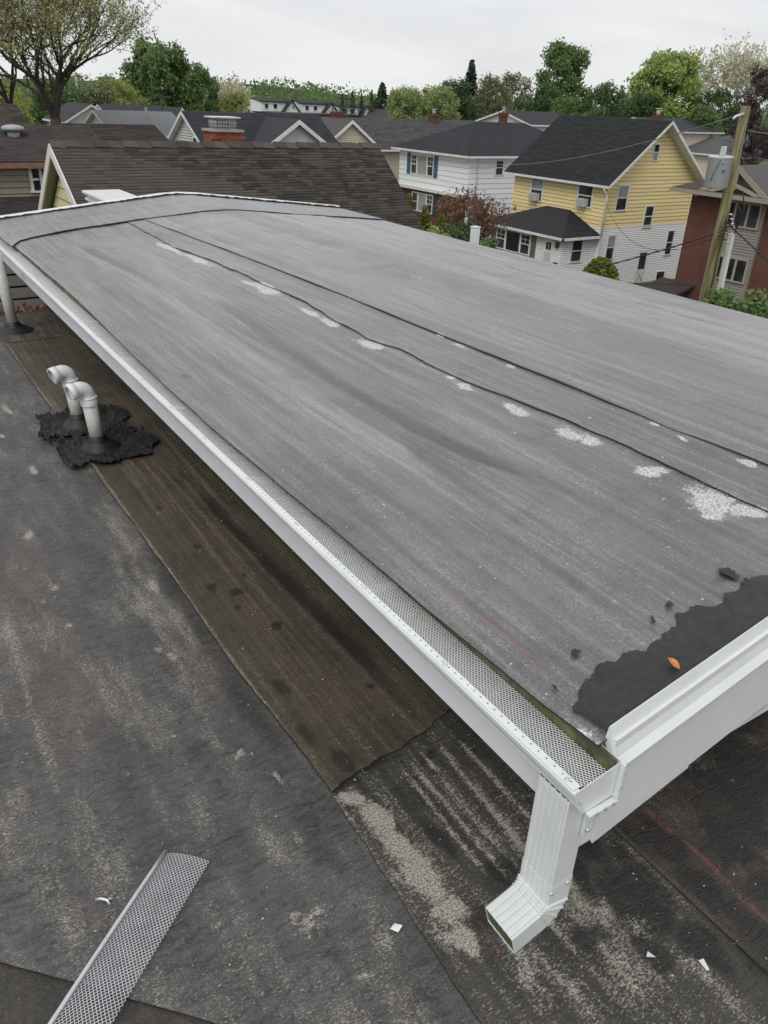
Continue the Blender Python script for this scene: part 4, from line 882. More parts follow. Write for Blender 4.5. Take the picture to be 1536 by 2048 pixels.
# ------------------------------------------------------------------ white house with blue shutters
wh, wall, rr_ = hip('white_house', 'white two storey house with slate hip roof and blue shutters', 39.75, 52, 49.9, 59.3, GZ, -1.42, .72, M_WSD, M_SHK2, .5, rx0=44.0, rx1=49, tile=(.15, .6, .012, .003), trim=M_TRIM)
F1 = faceX(39.75, 59.3); F2 = faceY(49.9)
boards(wh, F1, lambda z: (0, 9.4), -4.2, -1.58, .375, M_WSD); boards(wh, F2, lambda z: (39.75, 52), -7.9, -1.58, .375, M_WSD)
q = MB(); F1.box(q, -.02, 9.42, -4.42, -4.2, 0, .38); q.build('ledge', M_TRIM, wh)
q = MB(); F1.box(q, 0, 9.38, GZ, -4.44, .01, .06); q.build('brick_front', M_BRK, wh)
window(wh, F1, 1.75, 2.65, -3.3, -1.8, .1, 1, 1); window(wh, F1, 2.65, 4.05, -3.3, -1.8, .08, 1, 0, rail=False, blind=3); window(wh, F1, 4.05, 4.95, -3.3, -1.8, .1, 1, 1)
for u in (1.2, 5.0): q = MB(); F1.box(q, u, u + .5, -3.35, -1.75, 0, .07); q.build('shutter', M_SHUT, wh)
window(wh, F1, 2.2, 3.1, -6.1, -4.62, .1, 1, 0, d=.09); window(wh, F1, 3.1, 4.3, -6.1, -4.62, .08, 1, 0, d=.09, rail=False, blind=3); window(wh, F1, 4.3, 5.2, -6.1, -4.62, .1, 1, 1, d=.09)
for u in (1.65, 5.25): q = MB(); F1.box(q, u, u + .5, -6.15, -4.6, .05, .12); q.build('shutter', M_SHUTD, wh)
window(wh, F2, 42.3, 43.15, -2.85, -1.72); q = MB(); q.tube([(40.6, 49.78, -1.6), (40.55, 49.8, -1.8), (40.5, 49.82, -5)], .05, 6); q.build('drain_pipe', M_TRIM, wh)
chimney(wh, 46.4, 54.3, .52, .3, 1.45); 
# ------------------------------------------------------------------ cream house with grey roof
chs, wall, _ = hip('cream_house', 'cream sided house with long grey hip roof and front gable', 30.4, 53, 62, 70, GZ, -1.75, .52, M_CRM, M_SHG, .45, rx0=35.6, rx1=52.9, tile=(.2, .8, .012, .003), trim=M_TRIM)
F3 = faceY(61.0)
MB().prism([(33.5, 61, GZ), (38.3, 61, GZ), (38.3, 61, -1.3), (35.9, 61, .42), (33.5, 61, -1.3)], (0, 3, 0)).build('gable_wall', M_CRM, chs)
for s in (-1, 1): slab((35.9 + s * 2.75, 60.7 if s > 0 else 66, -1.52), (35.9 + s * 2.75, 66 if s > 0 else 60.7, -1.52), (35.9, 66 if s > 0 else 60.7, .48), (35.9, 60.7 if s > 0 else 66, .48), .12).build('gable_roof', M_SHG, chs); MB().prism([(35.9 + s * 2.75, 60.68, -1.54), (35.9, 60.68, .46), (35.9, 60.68, .2), (35.9 + s * 2.75, 60.68, -1.8)], (0, -.04, 0)).build('rake_board', M_TRIM, chs)
boards(chs, F3, lambda z: (33.5, 38.3) if z < -1.35 else (33.5 + (z + 1.35) * 1.395, 38.3 - (z + 1.35) * 1.395), -3, .25, .13, M_CRM, False)
boards(chs, faceY(62), lambda z: (38.4, 53), -5, -1.9, .13, M_CRM, False); chimney(chs, 47.6, 65.6, .7, .1, 1.0, pot=True); chimney(chs, 37.6, 66.3, .8, .1, .95, pot=False)
# ------------------------------------------------------------------ dark gabled house
dg, wall, rs = gable('dark_gabled_house', 'pale grey house with a dark gable roof beyond the caged chimney', 15.9, 23.4, 40.5, 47.5, GZ, -.75, 1.15, 'X', M_LGR, M_SHK2, .3, .12, tile=(.18, .6, .012, .003), trim=M_TRIM, rake_ov=.3)
F4 = faceY(40.0); boards(dg, faceX(15.9, 47.5), lambda z: (max(0, 3.5 - (1.1 - z) * 1.84), min(7, 3.5 + (1.1 - z) * 1.84)), -2.5, 1.0, .13, M_LGR, False)
MB().prism([(18.2, 40, GZ), (22.4, 40, GZ), (22.4, 40, -.45), (20.3, 40, .93), (18.2, 40, -.45)], (0, 1.5, 0)).build('gable_wall', M_LGR, dg)
for s in (-1, 1): slab((20.3 + s * 2.6, 39.7 if s > 0 else 44, -.70), (20.3 + s * 2.6, 44 if s > 0 else 39.7, -.70), (20.3, 44 if s > 0 else 39.7, 1.0), (20.3, 39.7 if s > 0 else 44, 1.0), .12).build('gable_roof', M_SHK2, dg); MB().prism([(20.3 + s * 2.6, 39.68, -.72), (20.3, 39.68, .98), (20.3, 39.68, .76), (20.3 + s * 2.6, 39.68, -.94)], (0, -.04, 0)).build('rake_board', M_TRIM, dg)
window(dg, faceX(15.9, 47.5), 4.2, 4.9, -.9, 0, .08, rail=False)
# ------------------------------------------------------------------ further houses
def far(name, label, x0, x1, y0, y1, ze, zr, axis, mw, mr, wins=(), cat='house', group=None):
    t, wl, rs = gable(name, label, x0, x1, y0, y1, GZ, ze, zr, axis, mw, mr, .3, .12, cat, group, trim=M_TRIM)
    for (f, u0, u1, z0, z1) in wins: window(t, faceY(y0) if f == 'Y' else faceX(x0, y1), u0, u1, z0, z1, .1, rail=False)
    return t
t = far('grey_roofed_house', 'house with a plain light grey roof, left of the dense green tree', 15.9, 20.9, 58, 66, -.55, .68, 'X', M_LGR, M_SHLG, [('X', 3.5, 4.4, -.9, -.1)])
MB().tube([(18.9, 60.5, -.2), (18.9, 60.5, .95)], .09, 6).build('stack_pipe', M_CONC, t)
far('hip_roofed_house', 'dark hipped roof house under the big bare trees', 16.0, 20.0, 72, 79, -.3, .85, 'Y', M_LGR, M_SHK2)
far('small_white_gable', 'little white gabled house under the dense green tree', 30.3, 32.2, 88, 96, -.75, .5, 'Y', M_WSD, M_SHK2, [('Y', 30.9, 31.5, -1.1, -.5)])
far('long_dark_roof', 'long dark roofed house behind the light grey roof', 24, 30.2, 88, 96, -.6, .5, 'X', M_WSD, M_SHK2, [('Y', 26, 26.8, -1.3, -.7), ('Y', 28, 28.8, -1.3, -.7)])
far('dark_peaked_house', 'dark grey peaked roof left of the caged chimney', 19.3, 22.6, 56, 62, -1.1, .12, 'Y', M_LGR, M_SHG)
for k, (x, lb) in enumerate(((64.2, 'leftmost of three white townhouses with dark trim on the far hill'), (72.2, 'middle of three white townhouses with dark trim on the far hill'), (80.0, 'rightmost of three white townhouses with dark trim on the far hill'))):
    z = [.0, -.12, -.4][k]
    t = thing('townhouse', lb, 'townhouse', (x + 3, 143, GZ), 'white townhouses on the far hill')
    MB().box(x, x + 5.6, 140, 148, GZ, 1.0 + z).build('wall', M_WSD, t); slab((x - .2, 139.7, .98 + z), (x + 5.8, 139.7, .98 + z), (x + 5.8, 144, 1.45 + z), (x - .2, 144, 1.45 + z), .15).build('roof', M_SHK, t)
    MB().prism([(x + 3.6, 139.2, GZ), (x + 7.4, 139.2, GZ), (x + 7.4, 139.2, -.9 + z), (x + 5.5, 139.2, 1.15 + z), (x + 3.6, 139.2, -.9 + z)], (0, 6, 0)).build('gable_wall', M_WSD, t)
    for s in (-1, 1): slab((x + 5.5 + s * 2.2, 138.9 if s > 0 else 145, -1.15 + z), (x + 5.5 + s * 2.2, 145 if s > 0 else 138.9, -1.15 + z), (x + 5.5, 145 if s > 0 else 138.9, 1.35 + z), (x + 5.5, 138.9 if s > 0 else 145, 1.35 + z), .3).build('gable_roof', M_SHK, t)
    MB().box(x - .1, x + 3.9, 139.3, 139.95, -.75 + z, -.6 + z).build('porch_roof', M_SHK, t)
    for u in (x + .6, x + 2.3): window(t, faceY(140), u, u + .8, -.2 + z, .62 + z, .08, rail=False)
    window(t, faceY(139.2), x + 5.6, x + 6.1, -.1 + z, .4 + z, .08, rail=False)
M_BRN = plain('brown_wall', (.10, .075, .07), .8)
t = thing('brown_block', 'long low brown building in front of the white townhouses', 'building', (56, 108, GZ)); MB().box(50.2, 63.4, 105, 112, GZ, -.25).build('wall', M_BRN, t); MB().box(50, 63.6, 104.8, 112.2, -.248, -.1).build('parapet', M_SHB2, t)
for u in (52, 54.5, 57): window(t, faceY(105), u, u + .8, -1.3, -.55, .08, rail=False)
far('slate_roofed_house', 'slate roof just behind the yellow house ridge, with satellite dish', 56.5, 63, 62, 70, .5, 1.5, 'X', M_LGR, M_SHK2)
t, _, _ = hip('grey_hip_house', 'broad grey hip roof behind the transformer', 74, 92, 50, 62, GZ, -1.6, .1, M_CRM, M_SHG, .4, rx0=80, rx1=86, trim=M_TRIM)
far('white_peaked_house', 'small white gable above the broad grey hip roof', 84, 89, 66, 74, -.6, .75, 'Y', M_CRM, M_SHG)
far('far_slate_house', 'dark slate roof beyond the yellow house chimney', 71, 80, 58, 66, .3, 1.35, 'X', M_CRM, M_SHK2)
far('green_gable_house', 'pale gabled house at the right end of the townhouses', 76.5, 82, 118, 126, -.9, .5, 'Y', M_LGR, M_SHB2)
# ------------------------------------------------------------------ brick and grey building on the right
bb = thing('brick_building', 'brick and grey sided building with bracketed front gable on the right', 'building', (43, 24, GZ))
XB = 38.0; FBk = faceX(XB, 28.4)
MB().box(XB, 50, 14, 28.4, GZ, -1.45).build('wall', M_BRK, bb)
q = MB(); FBk.box(q, 1.9, 4.5, GZ, -1.45, 0, .12); q.build('bay_wall', M_GSD, bb)
boards(bb, Face((XB - .12, 28.4, 0), (0, -1, 0), (-1, 0, 0)), lambda z: (1.9, 4.5), GZ + .2, -1.5, .14, M_GSD, False)
MB().prism([(XB - .12, 28.4 - 1.2, -1.45), (XB - .12, 28.4 - 4.6, -1.45), (XB - .12, 28.4 - 2.9, -.35)], (6, 0, 0)).build('gable_wall', M_GSD, bb)
for s in (-1, 1):
    A = (XB - .7, 25.5 + s * 2.15, -1.55); B = (XB + 6, 25.5 + s * 2.15, -1.55); C = (XB + 6, 25.5, -.15); D = (XB - .7, 25.5, -.15)
    (slab(A, B, C, D, .12) if s < 0 else slab(B, A, D, C, .12)).build('gable_roof', M_SHG, bb)
    MB().prism([(XB - .72, 25.5 + s * 2.15, -1.57), (XB - .72, 25.5, -.17), (XB - .72, 25.5, -.45), (XB - .72, 25.5 + s * 2.15, -1.85)], (-.06, 0, 0)).build('rake_board', M_TAN, bb)
    MB().prism([(XB - .70, 25.5 + s * 1.75, -1.48), (XB - .70, 25.5, -.98), (XB - .70, 25.5, -1.16), (XB - .70, 25.5 + s * 1.75, -1.66)], (-.05, 0, 0)).build('truss_brace', M_TAN, bb)
MB().box(XB - .77, XB - .69, 25.43, 25.57, -1.3, -.3).build('king_post', M_TAN, bb)
for S in (((XB - .8, 29.2, -1.5), (XB - .8, 13, -1.5), (XB + 5.5, 16, 0.), (XB + 5.5, 26, 0.)), ((50.6, 29.2, -1.5), (XB - .8, 29.2, -1.5), (XB + 5.5, 26, 0.), (XB + 7, 26, 0.))): slab(*S, .14).build('roof', M_SHB2, bb)
MB().prism([(XB - .9, 13, -1.52), (XB - .9, 29.25, -1.52), (XB - .9, 29.25, -1.72), (XB - .9, 13, -1.72)], (.1, 0, 0)).build('eave_gutter', M_TAN, bb)
Fb2 = Face((XB - .14, 28.4, 0), (0, -1, 0), (-1, 0, 0))
window(bb, Fb2, 2.15, 4.35, -3.05, -1.8, .12, 3, 0, m=M_TAN, rail=False); window(bb, Fb2, 2.15, 4.35, -5.7, -4.45, .12, 3, 0, m=M_TAN, rail=False)
slab((XB - 1.6, 29.3, -6.75), (XB - 1.6, 27.0, -6.75), (XB, 27.0, -6.3), (XB, 29.3, -6.3), .12).build('entry_roof', M_SHB2, bb)
# ------------------------------------------------------------------ foliage
def leaf_mat(name, a, b, trans=.42):
    g = G(name); i = g.island(); n = g.noise(g.pos(), .45, 4)
    col = g.mix(g.step(g.add(g.mul(i, .6), g.mul(n, .5)), .25, .85), a, b)
    g.fin(col, .6, .3); tr = g.t.nodes.new('ShaderNodeBsdfTranslucent'); g.put(tr.inputs[0], col); mx = g.t.nodes.new('ShaderNodeMixShader'); mx.inputs[0].default_value = trans
    g.t.links.new(g.p.outputs[0], mx.inputs[1]); g.t.links.new(tr.outputs[0], mx.inputs[2]); g.t.links.new(mx.outputs[0], g.out.inputs[0]); return g.m
LM = dict(dark=leaf_mat('leaves_dark', (0.060, 0.107, 0.044), (0.145, 0.227, 0.085)), mid=leaf_mat('leaves_mid', (0.098, 0.165, 0.061), (0.236, 0.336, 0.129)),
          light=leaf_mat('leaves_light', (0.230, 0.307, 0.098), (0.490, 0.581, 0.203)), yel=leaf_mat('leaves_yellow_green', (0.225, 0.270, 0.088), (0.468, 0.504, 0.169)),
          will=leaf_mat('leaves_willow', (0.227, 0.285, 0.115), (0.443, 0.504, 0.224)), olive=leaf_mat('leaves_olive', (0.164, 0.191, 0.100), (0.324, 0.344, 0.186)),
          pale=leaf_mat('leaves_pale', (0.435, 0.443, 0.307), (0.805, 0.775, 0.576)), conif=leaf_mat('needles', (0.036, 0.057, 0.037), (0.084, 0.124, 0.079), .1),
          red=leaf_mat('leaves_red_brown', (0.138, 0.077, 0.050), (0.312, 0.194, 0.131)), purple=leaf_mat('leaves_purple', (0.059, 0.041, 0.044), (0.151, 0.104, 0.109)),
          yew=leaf_mat('needles_yew', (0.081, 0.106, 0.020), (0.219, 0.231, 0.044), .15), bud=leaf_mat('new_leaves', (0.249, 0.273, 0.106), (0.489, 0.481, 0.214)))
M_BARK = plain('bark', (.055, .045, .036), .9, .3, 3, bump=.5); M_BARKP = plain('bark_pale', (.20, .19, .17), .9, .3, 3)
def quads(C, size, rn, flat=0.):
    n = len(C); a = rn.normal(size=(n, 3)); a[:, 2] *= (1 - flat); a /= np.linalg.norm(a, axis=1, keepdims=True)
    b = rn.normal(size=(n, 3)); b -= a * (a * b).sum(1, keepdims=True); b /= np.linalg.norm(b, axis=1, keepdims=True)
    s = (size * (.6 + .8 * rn.random(n)))[:, None]; a = a * s; b = b * s * .62
    V = np.stack([C - a, C + b, C + a, C - b], 1).reshape(-1, 3); return V, np.arange(4 * n).reshape(-1, 4)
def crown_pts(rn, lobes, n, clump, per):
    """leaf centres: clumps scattered through the shell of several lobes"""
    w_ = np.array([l[3] * l[4] * l[5] for l in lobes]) ** .67; w_ /= w_.sum(); out = []
    nc = max(4, n // per)
    for k, l in enumerate(lobes):
        m = max(2, int(nc * w_[k])); d = rn.normal(size=(m, 3)); d /= np.linalg.norm(d, axis=1, keepdims=True); r = (.35 + .65 * rn.random(m)) ** .6
        c = np.array(l[:3]) + d * r[:, None] * np.array(l[3:6])
        q = np.repeat(c, per, 0) + rn.normal(size=(m * per, 3)) * clump; out.append(q)
    return np.concatenate(out)
def tree(name, label, x, y, zt, hw, zb, leaf, n=5000, size=None, nl=9, seed=0, cat='tree', group=None, trunk=True, zg=GZ, bark=None, aspect=1., clump=None, gap=1.):
    rn = np.random.default_rng(seed * 131 + 17); t = thing(name, label, cat, (x, y, zg), group)
    H = zt - zb; lobes = []; size = size or hw * .043; nl = nl * 2
    for k in range(nl):
        f = (k + .5) / nl; a = k * 2.4 + rn.random(); wd = hw * math.sqrt(max(0., 1 - max(0., 1 - f * H / (hw * 1.05)) ** 2)); rad = hw * (.24 + .2 * rn.random())
        rr = max(0, wd - rad * .8) * (.75 + .3 * rn.random())
        lobes.append((math.cos(a) * rr, math.sin(a) * rr, zt - zg - max(rad * .8, f * H * .92), rad, rad, rad * .85))
    C = crown_pts(rn, lobes, int(n * 2.1), clump or hw * .07, 22); V, F = quads(C, size, rn)
    link('crown', npmesh('crown', V, F), LM[leaf], t)
    if trunk:
        mb = MB(); base = Vector((x, y, zg)); tr = max(.1, hw * .055); top = Vector((x + rn.normal() * .2, y, zb + H * .35))
        mb.tube([base, base.lerp(top, .5) + Vector((rn.normal() * .12, 0, 0)), top], [tr * 1.3, tr, tr * .7], 7)
        for l in lobes:
            e = Vector((x + l[0], y + l[1], zg + l[2] + l[5] * .3)); s0 = base.lerp(top, .55 + .4 * rn.random())
            mb.tube([s0, s0.lerp(e, .5) + Vector((0, 0, -.06 * hw)), e], [tr * .5, tr * .33, tr * .1], 5)
        mb.build('trunk', bark or M_BARK, t)
    return t
def conifer(name, label, x, y, zt, hw, zb, seed=0, group=None, n=4200):
    rn = np.random.default_rng(seed + 900); t = thing(name, label, 'conifer', (x, y, GZ), group); H = zt - zb
    f = rn.random(n) ** .8; br = np.floor(f * 26); lay = br / 26 + rn.normal(size=n) * .02; lay = np.clip(lay, 0, 1); r = hw * (.08 + .92 * lay ** .9) * rn.random(n) ** .55 * (.7 + .6 * vnoise(br * 1.7, np.floor(rn.random(n) * 9) * 3.1, seed))
    a = np.floor(rn.random(n) * 9) / 9 * 6.283 + br * 1.9 + rn.normal(size=n) * .16
    C = np.stack([np.cos(a) * r, np.sin(a) * r, zt - GZ - np.clip(lay, 0, 1) * H - r * .16], -1); V, F = quads(C, hw * .085, rn, .5)
    link('crown', npmesh('crown', V, F), LM['conif'], t); MB().tube([(x, y, GZ), (x, y, zt - H * .05)], [hw * .1, .02], 6).build('trunk', M_BARK, t); return t
def bare_tree(name, label, x, y, zt, hw, seed, lean=0., fork=3, group=None, nleaf=7000, zfork=None, bark=None, leaf='bud', tr=.42, lsize=.10, spread=1.):
    """open crowned spring tree: a branching skeleton with small new leaves along the twigs"""
    rn = random.Random(seed); nr = np.random.default_rng(seed); t = thing(name, label, 'tree', (x, y, GZ), group); mb = MB(); tips = []
    zf = zfork if zfork is not None else 0.6
    def grow(p, d, L, r, lev):
        n = 4; pts = [p]; q = p.copy(); dd = d.copy()
        for k in range(n):
            dd = (dd + Vector((rn.gauss(0, .13), rn.gauss(0, .13), rn.gauss(.03, .07)))).normalized(); q = q + dd * L / n; pts.append(q.copy())
        mb.tube(pts, [r * (1 - .4 * k / n) for k in range(n + 1)], 7 if lev < 2 else (5 if lev < 3 else 3), cap=False)
        if lev >= 2: tips.extend((pp, lev) for pp in pts[1:])
        if lev >= 6 or r < .004: return
        nb = 3 if lev < 5 else 2
        for k in range(nb):
            pp = pts[-1] if k < 2 else pts[rn.choice((1, 2, 3))]; sp = .36 if lev < 1 else .46
            nd = (dd + Vector((rn.gauss(0, sp), rn.gauss(0, sp), rn.gauss(.02, .25)))).normalized()
            grow(pp, nd, L * rn.uniform(.68, .86), r * .56 * rn.uniform(.8, 1.1), lev + 1)
    base = Vector((x, y, GZ)); fk = Vector((x + lean, y, zf)); mb.tube([base, base.lerp(fk, .6), fk], [tr * 1.15, tr, tr * .8], 12)
    Ht = zt - zf
    for k in range(fork):
        a = k * 6.283 / fork + rn.uniform(-.4, .4); sl = .5 * spread; d = Vector((math.cos(a) * sl, math.sin(a) * sl, 1)).normalized()
        grow(fk - Vector((0, 0, .25)), d, Ht * .27, tr * .55, 0)
    mb.build('trunk', bark or M_BARK, t)
    P = np.array([tuple(p) for p, l in tips]); P = P[nr.integers(0, len(P), nleaf)] + nr.normal(size=(nleaf, 3)) * .13 - np.array([x, y, GZ])
    V, F = quads(P, lsize, nr); link('crown', npmesh('crown', V, F), LM[leaf], t); return t

bare_tree('tall_tree', 'tall open tree with thin spring leaves, second from the left edge', 11.9, 57, 10.5, 4, 12, .1, 5, nleaf=16000, zfork=.25, tr=.40, lsize=.07, spread=.62)
bare_tree('tall_tree', 'tall leaning open tree cut by the left edge of the view', 8.6, 60, 12.5, 4, 29, -.2, 4, nleaf=9000, zfork=.4, tr=.30, lsize=.07, spread=.5)
bare_tree('tall_tree', 'slim dark trunked open tree between the two tall trees at the left', 10.2, 62, 11.5, 3, 45, .1, 3, nleaf=7000, zfork=.6, tr=.24, lsize=.07, spread=.45)
TG = 'trees beyond the rooftops'
for k, (nm, lb, x, y, zt, hw, zb, lf, n) in enumerate([
    ('dense_tree', 'large dense green tree with a wind swept top, left of centre', 37.5, 113.4, 7.4, 5.0, -3.5, 'mid', 9000),
    ('dense_tree', 'drooping green tree merging with the right side of the dense tree', 41.8, 112, 5.2, 3.4, -3.5, 'mid', 5000),
    ('round_tree', 'round yellow green tree left of the white townhouses', 46.9, 110.5, 2.2, 2.6, -2.5, 'yel', 4000),
    ('understorey_tree', 'bright green tree low behind the leftmost tall tree', 14.5, 92, 2.2, 3.0, -3.5, 'yel', 4000),
    ('understorey_tree', 'green tree low between the tall open trees', 21.1, 97.7, 2.7, 3.4, -3.5, 'mid', 4500),
    ('understorey_tree', 'olive tree behind the second tall tree', 25.2, 96.9, 2.5, 2.8, -3.5, 'olive', 4000),
    ('understorey_tree', 'yellow green tree just left of the dense tree', 30.0, 104, 3.0, 2.3, -3.5, 'yel', 3500),
    ('willow_tree', 'left half of the pale green willow right of the townhouses', 67.0, 99.1, 3.5, 3.4, -3.5, 'will', 5500),
    ('willow_tree', 'right half of the pale green willow beside the dark round tree', 69.8, 95.9, 3.8, 3.3, -3.5, 'will', 5500),
    ('round_tree', 'dark green round tree left of the tall conifer', 78.7, 103.5, 4.9, 3.2, -3.5, 'dark', 5000),
    ('hazy_tree', 'olive tree just right of the tall conifer', 86.0, 104.1, 5.6, 3.5, -3.5, 'olive', 5000),
    ('hazy_tree', 'pale sparse tree left of the tallest leafy tree', 92.7, 106, 6.4, 3.2, -3.5, 'olive', 3600),
    ('broad_tree', 'tallest leafy tree in the middle right skyline', 93.7, 97.2, 10.0, 4.7, -3.0, 'mid', 8500),
    ('broad_tree', 'dark tree below and left of the tallest leafy tree', 85.7, 91.0, 4.4, 3.2, -3.5, 'dark', 5000),
    ('broad_tree', 'bright green low tree before the tallest leafy tree', 82.5, 84.0, 3.2, 2.6, -3.5, 'mid', 4000),
    ('broad_tree', 'dark tree between the tallest leafy tree and the maple', 88.0, 82.1, 5.0, 2.8, -3.0, 'dark', 4500),
    ('far_tree', 'small distant tree in the dip left of the maple', 127, 113, 4.9, 3.6, -3.0, 'mid', 3500),
    ('maple_tree', 'big yellow green maple crown above the yellow house', 100.4, 82.6, 9.0, 5.2, -2.0, 'light', 9500),
    ('broad_tree', 'dark green tree under the left of the maple', 95.0, 81.7, 4.0, 3.0, -3.0, 'dark', 4500),
    ('broad_tree', 'dark green tree right of the maple', 101, 74.3, 4.8, 3.3, -2.5, 'dark', 4800),
    ('round_tree', 'bright green small tree behind the transformer pole', 79.8, 60.3, 2.6, 2.6, -2.5, 'mid', 4500),
    ('purple_tree', 'dark purple leaved tree at the right edge', 74.9, 50.3, 6.3, 2.4, -3.0, 'purple', 5000)]):
    tree(nm, lb, x, y, zt, hw, zb, lf, n, seed=k + 1, group=TG)
bare_tree('pale_tree', 'pale blossoming open tree right of the maple', 122, 87.3, 13.5, 6, 71, 0, 5, TG, 9000, -1.5, M_BARKP, 'pale', .4, .2)
bare_tree('pale_tree', 'pale thin tree right of the dense green tree', 64, 154, 5.5, 4, 72, 0, 4, TG, 2500, -3., M_BARKP, 'pale', .3, .2)
conifer('tall_conifer', 'tall dark conifer standing above the other trees', 86.6, 110.0, 7.8, 3.0, -4, 1, TG)
conifer('dark_conifer', 'dark conifer left of the willow', 80.5, 126.3, 4.4, 2.8, -4, 2, TG, 3200)
conifer('dark_conifer', 'dark conifer right of the dense green tree', 49.5, 125, 2.6, 2.4, -4, 3, TG)
for k, (px, zt) in enumerate(((62.4, 2.5), (63.8, 3.0), (65.0, 2.5), (66.4, 3.3), (67.6, 2.8), (69.0, 3.2), (70.6, 3.0))):
    conifer('row_conifer', ('first', 'second', 'third', 'fourth', 'fifth', 'sixth', 'seventh')[k] + ' conifer from the left in the row above the townhouses', px * 1.18, 128 - k * .6, zt, 1.25, -3, 10 + k, 'row of conifers', 1300)
# far wooded hills, one mass
g = G('hill_soil'); M_HILL = g.fin(g.mix(g.step(g.noise(g.pos(), .03, 5), .3, .7), (.03, .045, .018), (.05, .07, .03)), .9, .2)
n = 80; mbh = MB(); a0 = R(-30); rows = []
for k in range(n + 1):
    a = a0 + R(150) * k / n; hgt = 1.0 + 3.0 * math.exp(-((math.degrees(a) - 20) / 9) ** 2) + 1.2 * math.sin(k * .7) * .4
    rows.append([(math.sin(a) * r, math.cos(a) * r, z) for r, z in ((230, GZ), (300, -3 + hgt), (380, hgt + 1.5), (520, GZ))])
for k in range(n):
    for j in range(3): mbh.face([rows[k][j], rows[k + 1][j], rows[k + 1][j + 1], rows[k][j + 1]])
mbh.build('hill', M_HILL, kind='structure')
rn = np.random.default_rng(5); CC = []; m = 520
for k in range(m):
    a = a0 + R(150) * rn.random(); r = 190 + 190 * rn.random(); az = math.degrees(a)
    top = 1.6 + (r - 190) / 190 * (3.2 + 3.5 * math.exp(-((az - 20) / 8) ** 2)) + rn.normal() * .8
    hw = 3.5 + 2.5 * rn.random(); c = np.array([math.sin(a) * r, math.cos(a) * r, top - hw * .9])
    d = rn.normal(size=(130, 3)); d /= np.linalg.norm(d, axis=1, keepdims=True); CC.append(c + d * hw * np.array([1, 1, 1.1]) * (.72 + .25 * rn.random((130, 1))))
    CC.append(c + d[:60] * hw * np.array([1, 1, 1.1]) * .7 - np.array([0, 0, hw * 1.1]))
CC = np.concatenate(CC); CC = np.concatenate([CC, CC + rn.normal(size=CC.shape) * .4]); V, F = quads(CC, .46, rn); link('far_woods', npmesh('far_woods', V, F), LM['mid'], None, label='distant wooded hills along the horizon behind the houses', cat='woods', kind='stuff')
# shrubs near the houses
bare_tree('red_tree', 'small reddish brown tree in front of the white house', 27.6, 34.6, -1.2, 2, 61, 0, 5, None, 4200, -5.6, None, 'red', .11, .075)
def shrub(name, label, x, y, zt, hw, leaf, n, size, shape='dome', zb=GZ, cat='shrub', seed=0):
    rn = np.random.default_rng(seed + 300); t = thing(name, label, cat, (x, y, zb)); d = rn.normal(size=(n, 3)); d /= np.linalg.norm(d, axis=1, keepdims=True); d[:, 2] = np.abs(d[:, 2])
    r = 1 - .22 * rn.random(n) ** 2; H = zt - zb
    if shape == 'dome': C = d * r[:, None]; C[:, :2] *= hw; C[:, 2] = C[:, 2] ** .75 * H * r
    elif shape == 'cone': f = rn.random(n); a = rn.random(n) * 6.283; C = np.stack([np.cos(a) * hw * (1 - f) ** .6 * r, np.sin(a) * hw * (1 - f) ** .6 * r, f * H], -1)
    else:
        lob = [(rn.normal() * hw * .5, rn.normal() * hw * .5, H * (.35 + .5 * rn.random()), hw * .5, hw * .5, hw * .45) for _ in range(9)]; C = crown_pts(rn, lob, n, hw * .09, 20)
    V, F = quads(C + rn.normal(size=C.shape) * size * .4, size, rn); link('foliage', npmesh('foliage', V, F), LM[leaf], t)
    MB().tube([(x, y, zb), (x, y, zb + H * .7)], [.06, .03], 6).build('stem', M_BARK, t); return t
shrub('yew_bush', 'clipped olive green dome bush in front of the yellow house', 27.6, 24.6, -3.8, 1.0, 'yew', 9000, .07, 'dome', -6.4)
for k, (x, y, zt) in enumerate(((20.3, 29.4, -1.55), (20.9, 29.0, -1.95), (21.5, 28.6, -2.3))): shrub('arborvitae', ('tallest yellow green arborvitae beside the brown roof', 'middle yellow green arborvitae of three beside the brown roof', 'lowest yellow green arborvitae beside the reddish tree')[k], x, y, zt, .62, 'yew', 4500, .075, 'cone', -6.5, seed=k)
shrub('bright_bush', 'bright yellow green bush beyond the white post', 20.5, 26.7, -2.2, .75, 'light', 3000, .06, 'loose', -4.6, seed=7)
shrub('bright_bush', 'green bush right of the white post by the porch', 22.2, 26.2, -2.95, .55, 'mid', 2600, .06, 'loose', -4.6, seed=8)
shrub('dark_shrub', 'dark green shrubs under the reddish tree', 25.6, 33.0, -3.3, 1.3, 'dark', 4000, .09, 'loose', -6.5, seed=9)
shrub('leafy_bush', 'leafy green bush at the lower right edge by the pole', 18.9, 11.5, -1.55, .95, 'mid', 6000, .075, 'loose', -4.2, seed=10)
shrub('leafy_bush', 'lower leafy green bush at the right edge above the roof', 18.6, 12.2, -2.1, .6, 'mid', 3000, .075, 'loose', -4.0, seed=12)
